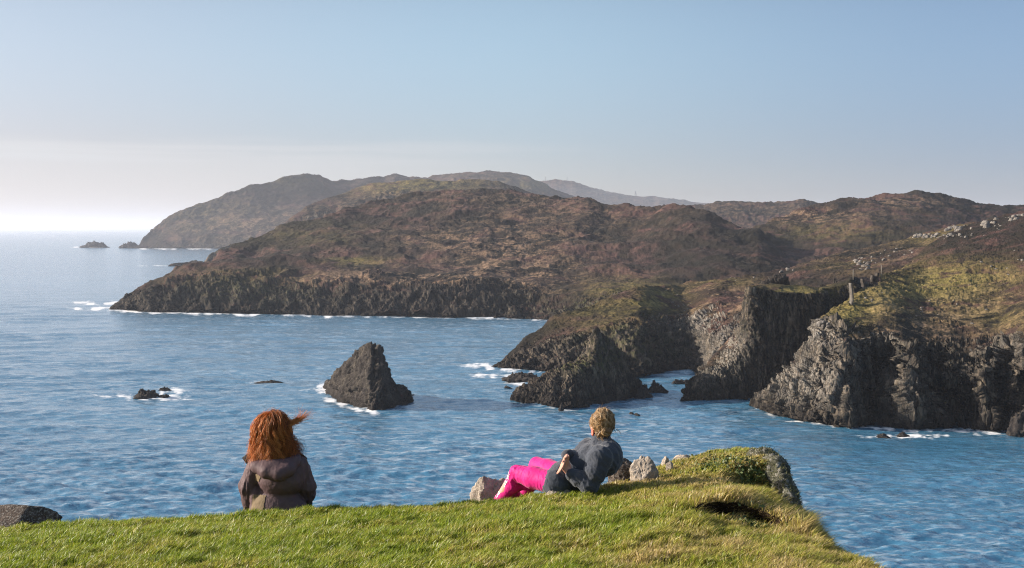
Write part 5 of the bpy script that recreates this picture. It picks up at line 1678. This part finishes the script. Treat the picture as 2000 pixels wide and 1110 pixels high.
# leggings
f = Field(J(935, 1005, -.35), J(1130, 880, .8) + [0, 0, .2], .0065)
f.ell(hip + [.025, .01, 0], (.105, .115, .105), k=.05)
f.chain([hipN, hipN * .45 + knN * .55, knN], [.098, .094, .068], k=.03)
f.chain([knN, knN * .62 + anN * .38 + np.array([.028, -.0, .0]), anN, anN + [-.02, .02, -.05]], [.068, .066, .050, .054], k=.02)
f.chain([hipF, hipF * .5 + knF * .5, knF], [.112, .095, .068], k=.03)
f.chain([knF, knF * .62 + anF * .38 + np.array([.02, 0, 0]), anF, anF + [-.02, .02, -.05]], [.068, .066, .052, .054], k=.02)
f.chain([knN * .6 + anN * .4 + np.array([.045, .02, .02]), J(1042, 952, .2)], [.05, .03], k=.05)
f.chain([knN * .45 + anN * .55 + np.array([.06, .06, .0]), J(1020, 985, .38)], [.05, .055], k=.05)


def lwr(V):
    dk = np.linalg.norm(V - knN, axis=1)
    dh = np.linalg.norm(V - hipN - np.array([-.03, 0, 0]), axis=1)
    return fold(V, .05, .007, 661, (1, 1, .5)) * np.exp(-(dk / .18) ** 2) * 1.6 + fold(V, .05, .009, 663, (1.4, 1, .4)) * np.exp(-(dh / .12) ** 2) + .0022 * fbm(V / .05, 2, seed=662)


PINK = cloth('pink_leggings', (0.55, 0.008, 0.16), (0.64, 0.014, 0.22), 6, 0.6, 500, sheen=0.15, crease=0.006)
lo_, LV, LF = part('leggings', f, PINK, root_, lwr)
# worn white print running down the shin
WHITE = cloth('white_print', (0.72, 0.66, 0.68), (0.8, 0.74, 0.75), 20, 0.7)
from mathutils.bvhtree import BVHTree as _B
lb = _B.FromPolygons([tuple(p) for p in LV], [tuple(q) for q in LF])
PVs, PFs, nP = [], [], 0
prg = np.random.default_rng(12)


def on_leg(p):
    h_ = lb.find_nearest(Vector(p))
    return np.array(h_[0]) + np.array(h_[1]) * .0025, np.array(h_[1])


ax_ = (anN - knN) / np.linalg.norm(anN - knN)
for k in range(13):
    s_ = .03 + .022 * k
    w_ = prg.uniform(.012, .026)
    c_ = knN + ax_ * s_ + np.array([-.075, -.045, .03])
    for j in range(3):
        a_ = c_ + np.array([0, .020 * (j - 1), .010 * (j - 1)]) + ax_ * prg.uniform(-.004, .004)
        e1 = ax_ * prg.uniform(.004, .008); e2 = np.array([.4, -1, -.5]) * prg.uniform(.004, .009)
        qs = [on_leg(a_ + q)[0] for q in (-e1 - e2, e1 - e2, e1 + e2, -e1 + e2)]
        PVs += qs; PFs.append([nP, nP + 1, nP + 2, nP + 3]); nP += 4
mesh_obj('leg_print', np.array(PVs), np.array(PFs), WHITE, lo_, smooth=False)
# shoes
f = Field(J(930, 1040, .1), J(1060, 975, .95) + [0, 0, .2], .008)
for an in (anN, anF): f.chain([an + [0, 0, .01], an + [-.06, .06, -.03], an + [-.12, .12, -.05]], [.05, .046, .036], k=.02)
part('shoes', f, cloth('grey_trainers', (0.1, 0.1, 0.11), (0.16, 0.16, 0.17), 12, 0.6), root_)
# fleece
f = Field(J(1050, 985, -.4), J(1240, 840, .55) + [0, 0, .2], .0058)
f.ell(J(1086, 946, -.05), (.120, .130, .135), k=.02)
f.chain([J(1100, 934, .02), J(1110, 930, .02)], [.135, .135], k=.03)
f.chain([J(1110, 930, .02), abd, chest, uback], [.128, .132, .142, .135], k=.05)
f.ell(J(1186, 893, .02), (.125, .17, .15), k=.05)
f.chain([shN, uback, shF], [.095, .10, .09], k=.06)
f.chain([J(1174, 876, .04), J(1174, 853, .055)], [.085, .072], k=.035)
f.chain([shN, shN * .5 + elN * .5 + np.array([.01, -.01, 0]), elN], [.098, .092, .080], k=.025)
f.chain([elN, elN * .4 + wrN * .6, wrN + [.01, 0, 0]], [.080, .064, .050], k=.02)
f.chain([shF, elF], [.085, .066], k=.03)
f.chain([elF, wrF + [.012, .02, 0]], [.062, .042], k=.02)
f.chain([J(1174, 862, .055), J(1174, 838, .06)], [.060, .055], k=.012, cut=True)
f.chain([J(1185, 905, -.26), J(1176, 940, -.26)], [.012, .022], k=.04, cut=True)


def fwr(V):
    da = np.linalg.norm(V - elN, axis=1)
    b_ = V.copy(); b_[:, 0] += .7 * b_[:, 2]
    return fold(b_, .13, .013, 671, (1.3, 1, .6)) + fold(V, .05, .007, 672, (1, 1, 1)) * np.exp(-(da / .15) ** 2) + .0025 * fbm(V / .02, 2, seed=673)


FL = cloth('charcoal_fleece', (0.036, 0.042, 0.055), (0.060, 0.068, 0.085), 40, 0.95, 700, sheen=0.35, fuzz=0.45)
fo_, FV, FF = part('fleece', f, FL, root_, fwr)
# cuffs rolled at the wrists and a stand-up collar
f = Field(J(1085, 950, -.35), J(1200, 835, .3), .0055)
f.chain([wrN + [.022, -.0, -.004], wrN + [.002, 0, .002]], [.054, .053], k=.01)
part('cuff', f, FL, fo_, lambda V: fold(V, .03, .003, 675))
f = Field(J(1085, 950, -.35), J(1200, 835, .3), .0055)
f.chain([wrF + [.016, .02, 0], wrF + [.0, .0, 0]], [.048, .047], k=.01)
part('cuff', f, FL, fo_, lambda V: fold(V, .03, .003, 675))
f = Field(J(1145, 880, -.2), J(1210, 835, .3) + [0, 0, .1], .005)
cc = J(1174, 857, .055)
f.chain([cc + [0, 0, -.035], cc + [.002, 0, .020]], [.088, .080], k=.01)
f.ell(cc + [0, 0, .045], (.068, .068, .06), k=.012, cut=True)
part('collar', f, FL, fo_, lambda V: fold(V, .05, .004, 676, (.6, .6, 2)))
# hair swept up and pinned, small bun at the nape
fw = np.array(FACE); fw /= np.linalg.norm(fw)
f = Field(hd - .2, hd + .22, .006)
f.ell(hd + [.006, -.006, .030], (.098, .100, .096), k=.03)
f.ell(hd + np.array([.01, -.03, .085]), (.062, .06, .045), k=.04)
f.cap(hd + fw * .10 + [0, 0, -.01], hd + fw * .13 + [0, 0, -.12], .055, .075, k=.015, cut=True)
bun = hd + np.array([.034, -.098, -.042])
f.ell(bun, (.044, .034, .036), k=.012)
f.ell(hd + [.0, -.055, -.075], (.058, .045, .055), k=.03)
V0, F0 = f.mesh()
V0 = V0 + vnorm(V0, F0) * fold(V0, .045, .008, 681, (1, 1, .6))[:, None]
N = 2400
d0 = hrg.normal(size=(N, 3)); d0 /= np.linalg.norm(d0, axis=1)[:, None]
d0 = d0[(d0 @ fw < .55) & (d0[:, 2] > -.75)]
N = len(d0)
bd = bun - hd; bd /= np.linalg.norm(bd)
sh_ = np.array([.098, .102, .108])
t3 = np.linspace(0, 1, M_)[None, :, None]
reach = hrg.uniform(.35, 1.0, (N, 1, 1))
dd_ = d0[:, None] * (1 - t3 * reach) + bd * t3 * reach + .11 * (fbm(d0 * 2.6, 2, seed=684)[:, None, None] + .35 * np.sin(5 * t3 + hrg.uniform(0, 6, (N, 1, 3)))) * np.sin(math.pi * t3)
dd_ /= np.linalg.norm(dd_, axis=-1, keepdims=True)
lift = 1 + .09 * np.sin(math.pi * t3) * hrg.uniform(-.3, 1, (N, 1, 1)) + .045 * hrg.normal(size=(N, 1, 1)) + .12 * fbm(d0 * 3, 2, seed=685)[:, None, None] + .16 * np.clip(dd_[..., 2:3] - .35, 0, 1)
pth = hd + np.array([.006, -.006, .018]) + dd_ * sh_ * lift
A1, A2 = ribbons(pth, hrg.uniform(.0010, .0032, N), seed=11)
tone1 = np.clip(.66 + .2 * hrg.normal(size=N) + .25 * fbm(d0 * 2.3, 2, seed=682) - .18 * (d0[:, 0] > .25), 0, 1)  # blonde toned down on the right, its shaded side put into the colour
n2 = 160                                                         # coiled locks of the bun
a0 = hrg.uniform(0, 6.28, (n2, 1)); tt_ = t[None]
rr_ = hrg.uniform(.012, .046, (n2, 1))
p2_ = bun + np.stack([rr_ * np.cos(a0 + 2.6 * tt_), -.030 * np.sqrt(np.clip(1 - (rr_ / .05) ** 2, 0, 1)) + 0 * tt_ + .006 * np.sin(5 * tt_ + a0), rr_ * .9 * np.sin(a0 + 2.6 * tt_)], -1)
B1, B2 = ribbons(p2_, hrg.uniform(.0022, .0042, n2), seed=12)
n3 = 90                                                          # wisps at the nape, at the right and over the crown
kind = hrg.random((n3, 1))
st3 = np.where(kind < .45, hd + np.array([.0, -.085, -.085]), np.where(kind < .65, hd + np.array([.095, -.02, -.02]), hd + np.array([.0, -.03, .125]))) + hrg.normal(size=(n3, 3)) * np.array([.025, .01, .012])
di3 = np.where(kind < .45, np.array([.02, -.01, -.07]), np.where(kind < .65, np.array([.035, 0, -.085]), np.array([.03, 0, .03]))) * hrg.uniform(.5, 1.2, (n3, 1)) + hrg.normal(size=(n3, 3)) * .012
p3 = st3[:, None] + t3 * di3[:, None] + .006 * np.sin(6 * t3 + hrg.uniform(0, 6, (n3, 1, 3)))
C1, C2 = ribbons(p3, hrg.uniform(.0008, .0020, n3), seed=13)
nl, ns_ = 34, 24
dA = hrg.normal(size=(nl, 3)); dA /= np.linalg.norm(dA, axis=1)[:, None]; dA[:, 1] = -np.abs(dA[:, 1]) * .9 + .1; dA[:, 2] = np.abs(dA[:, 2]) * .9 - .15
dB = dA * .45 + bd * .75 + hrg.normal(size=(nl, 3)) * .35
t4 = t[None, :, None]
dd_ = dA[:, None] * (1 - t4) + dB[:, None] * t4 + .16 * np.sin(hrg.uniform(3, 6, (nl, 1, 1)) * t4 + hrg.uniform(0, 6, (nl, 1, 3)))
dd_ /= np.linalg.norm(dd_, axis=-1, keepdims=True)
gl_ = hd + np.array([.006, -.006, .02]) + dd_ * sh_ * (.99 + .07 * np.sin(math.pi * t4) * hrg.random((nl, 1, 1)) + .13 * np.clip(dd_[..., 2:3], 0, 1))
lk = (gl_[:, None] + hrg.normal(size=(nl, ns_, 1, 3)) * .0065).reshape(nl * ns_, M_, 3)
D1, D2 = ribbons(lk, hrg.uniform(.0010, .0026, nl * ns_), seed=14)
toneD = np.repeat(np.clip(np.repeat(hrg.uniform(.35, 1.0, nl), ns_) + .1 * hrg.normal(size=nl * ns_), 0, 1), M_ * 3)
HAIRB = hair_mat('blonde_hair', [(0.0, (0.09, 0.055, 0.030)), (0.3, (0.28, 0.165, 0.075)), (0.6, (0.62, 0.40, 0.18)), (1.0, (0.90, 0.72, 0.48))])
V, F, _ = join([(V0, F0, None), (A1, A2, None), (B1, B2, None), (C1, C2, None), (D1, D2, None)])
tone = np.concatenate([np.clip(.25 + .3 * fbm(V0 * 22, 2, seed=683), 0, 1), np.repeat(tone1, M_ * 3), np.repeat(np.clip(.5 + .25 * hrg.normal(size=n2), 0, 1), M_ * 3), np.repeat(np.clip(.6 + .2 * hrg.normal(size=n3), 0, 1), M_ * 3), toneD])
mesh_obj('hair', V, F, HAIRB, root_, attrs=dict(tone=tone))
# ear that shows reddened below the hair
EARM = plain('ear_skin', (0.75, 0.20, 0.13), 0.5)
f = Field(hd - .2, hd + .2, .004)
ec = hd + np.array([-.078, -.040, -.062])
f.ell(ec, (.014, .018, .032), k=.01)
f.ell(ec + [-.008, -.014, .004], (.006, .008, .018), k=.006, cut=True)
part('ear', f, EARM, root_, label='reddened ear below the hair')
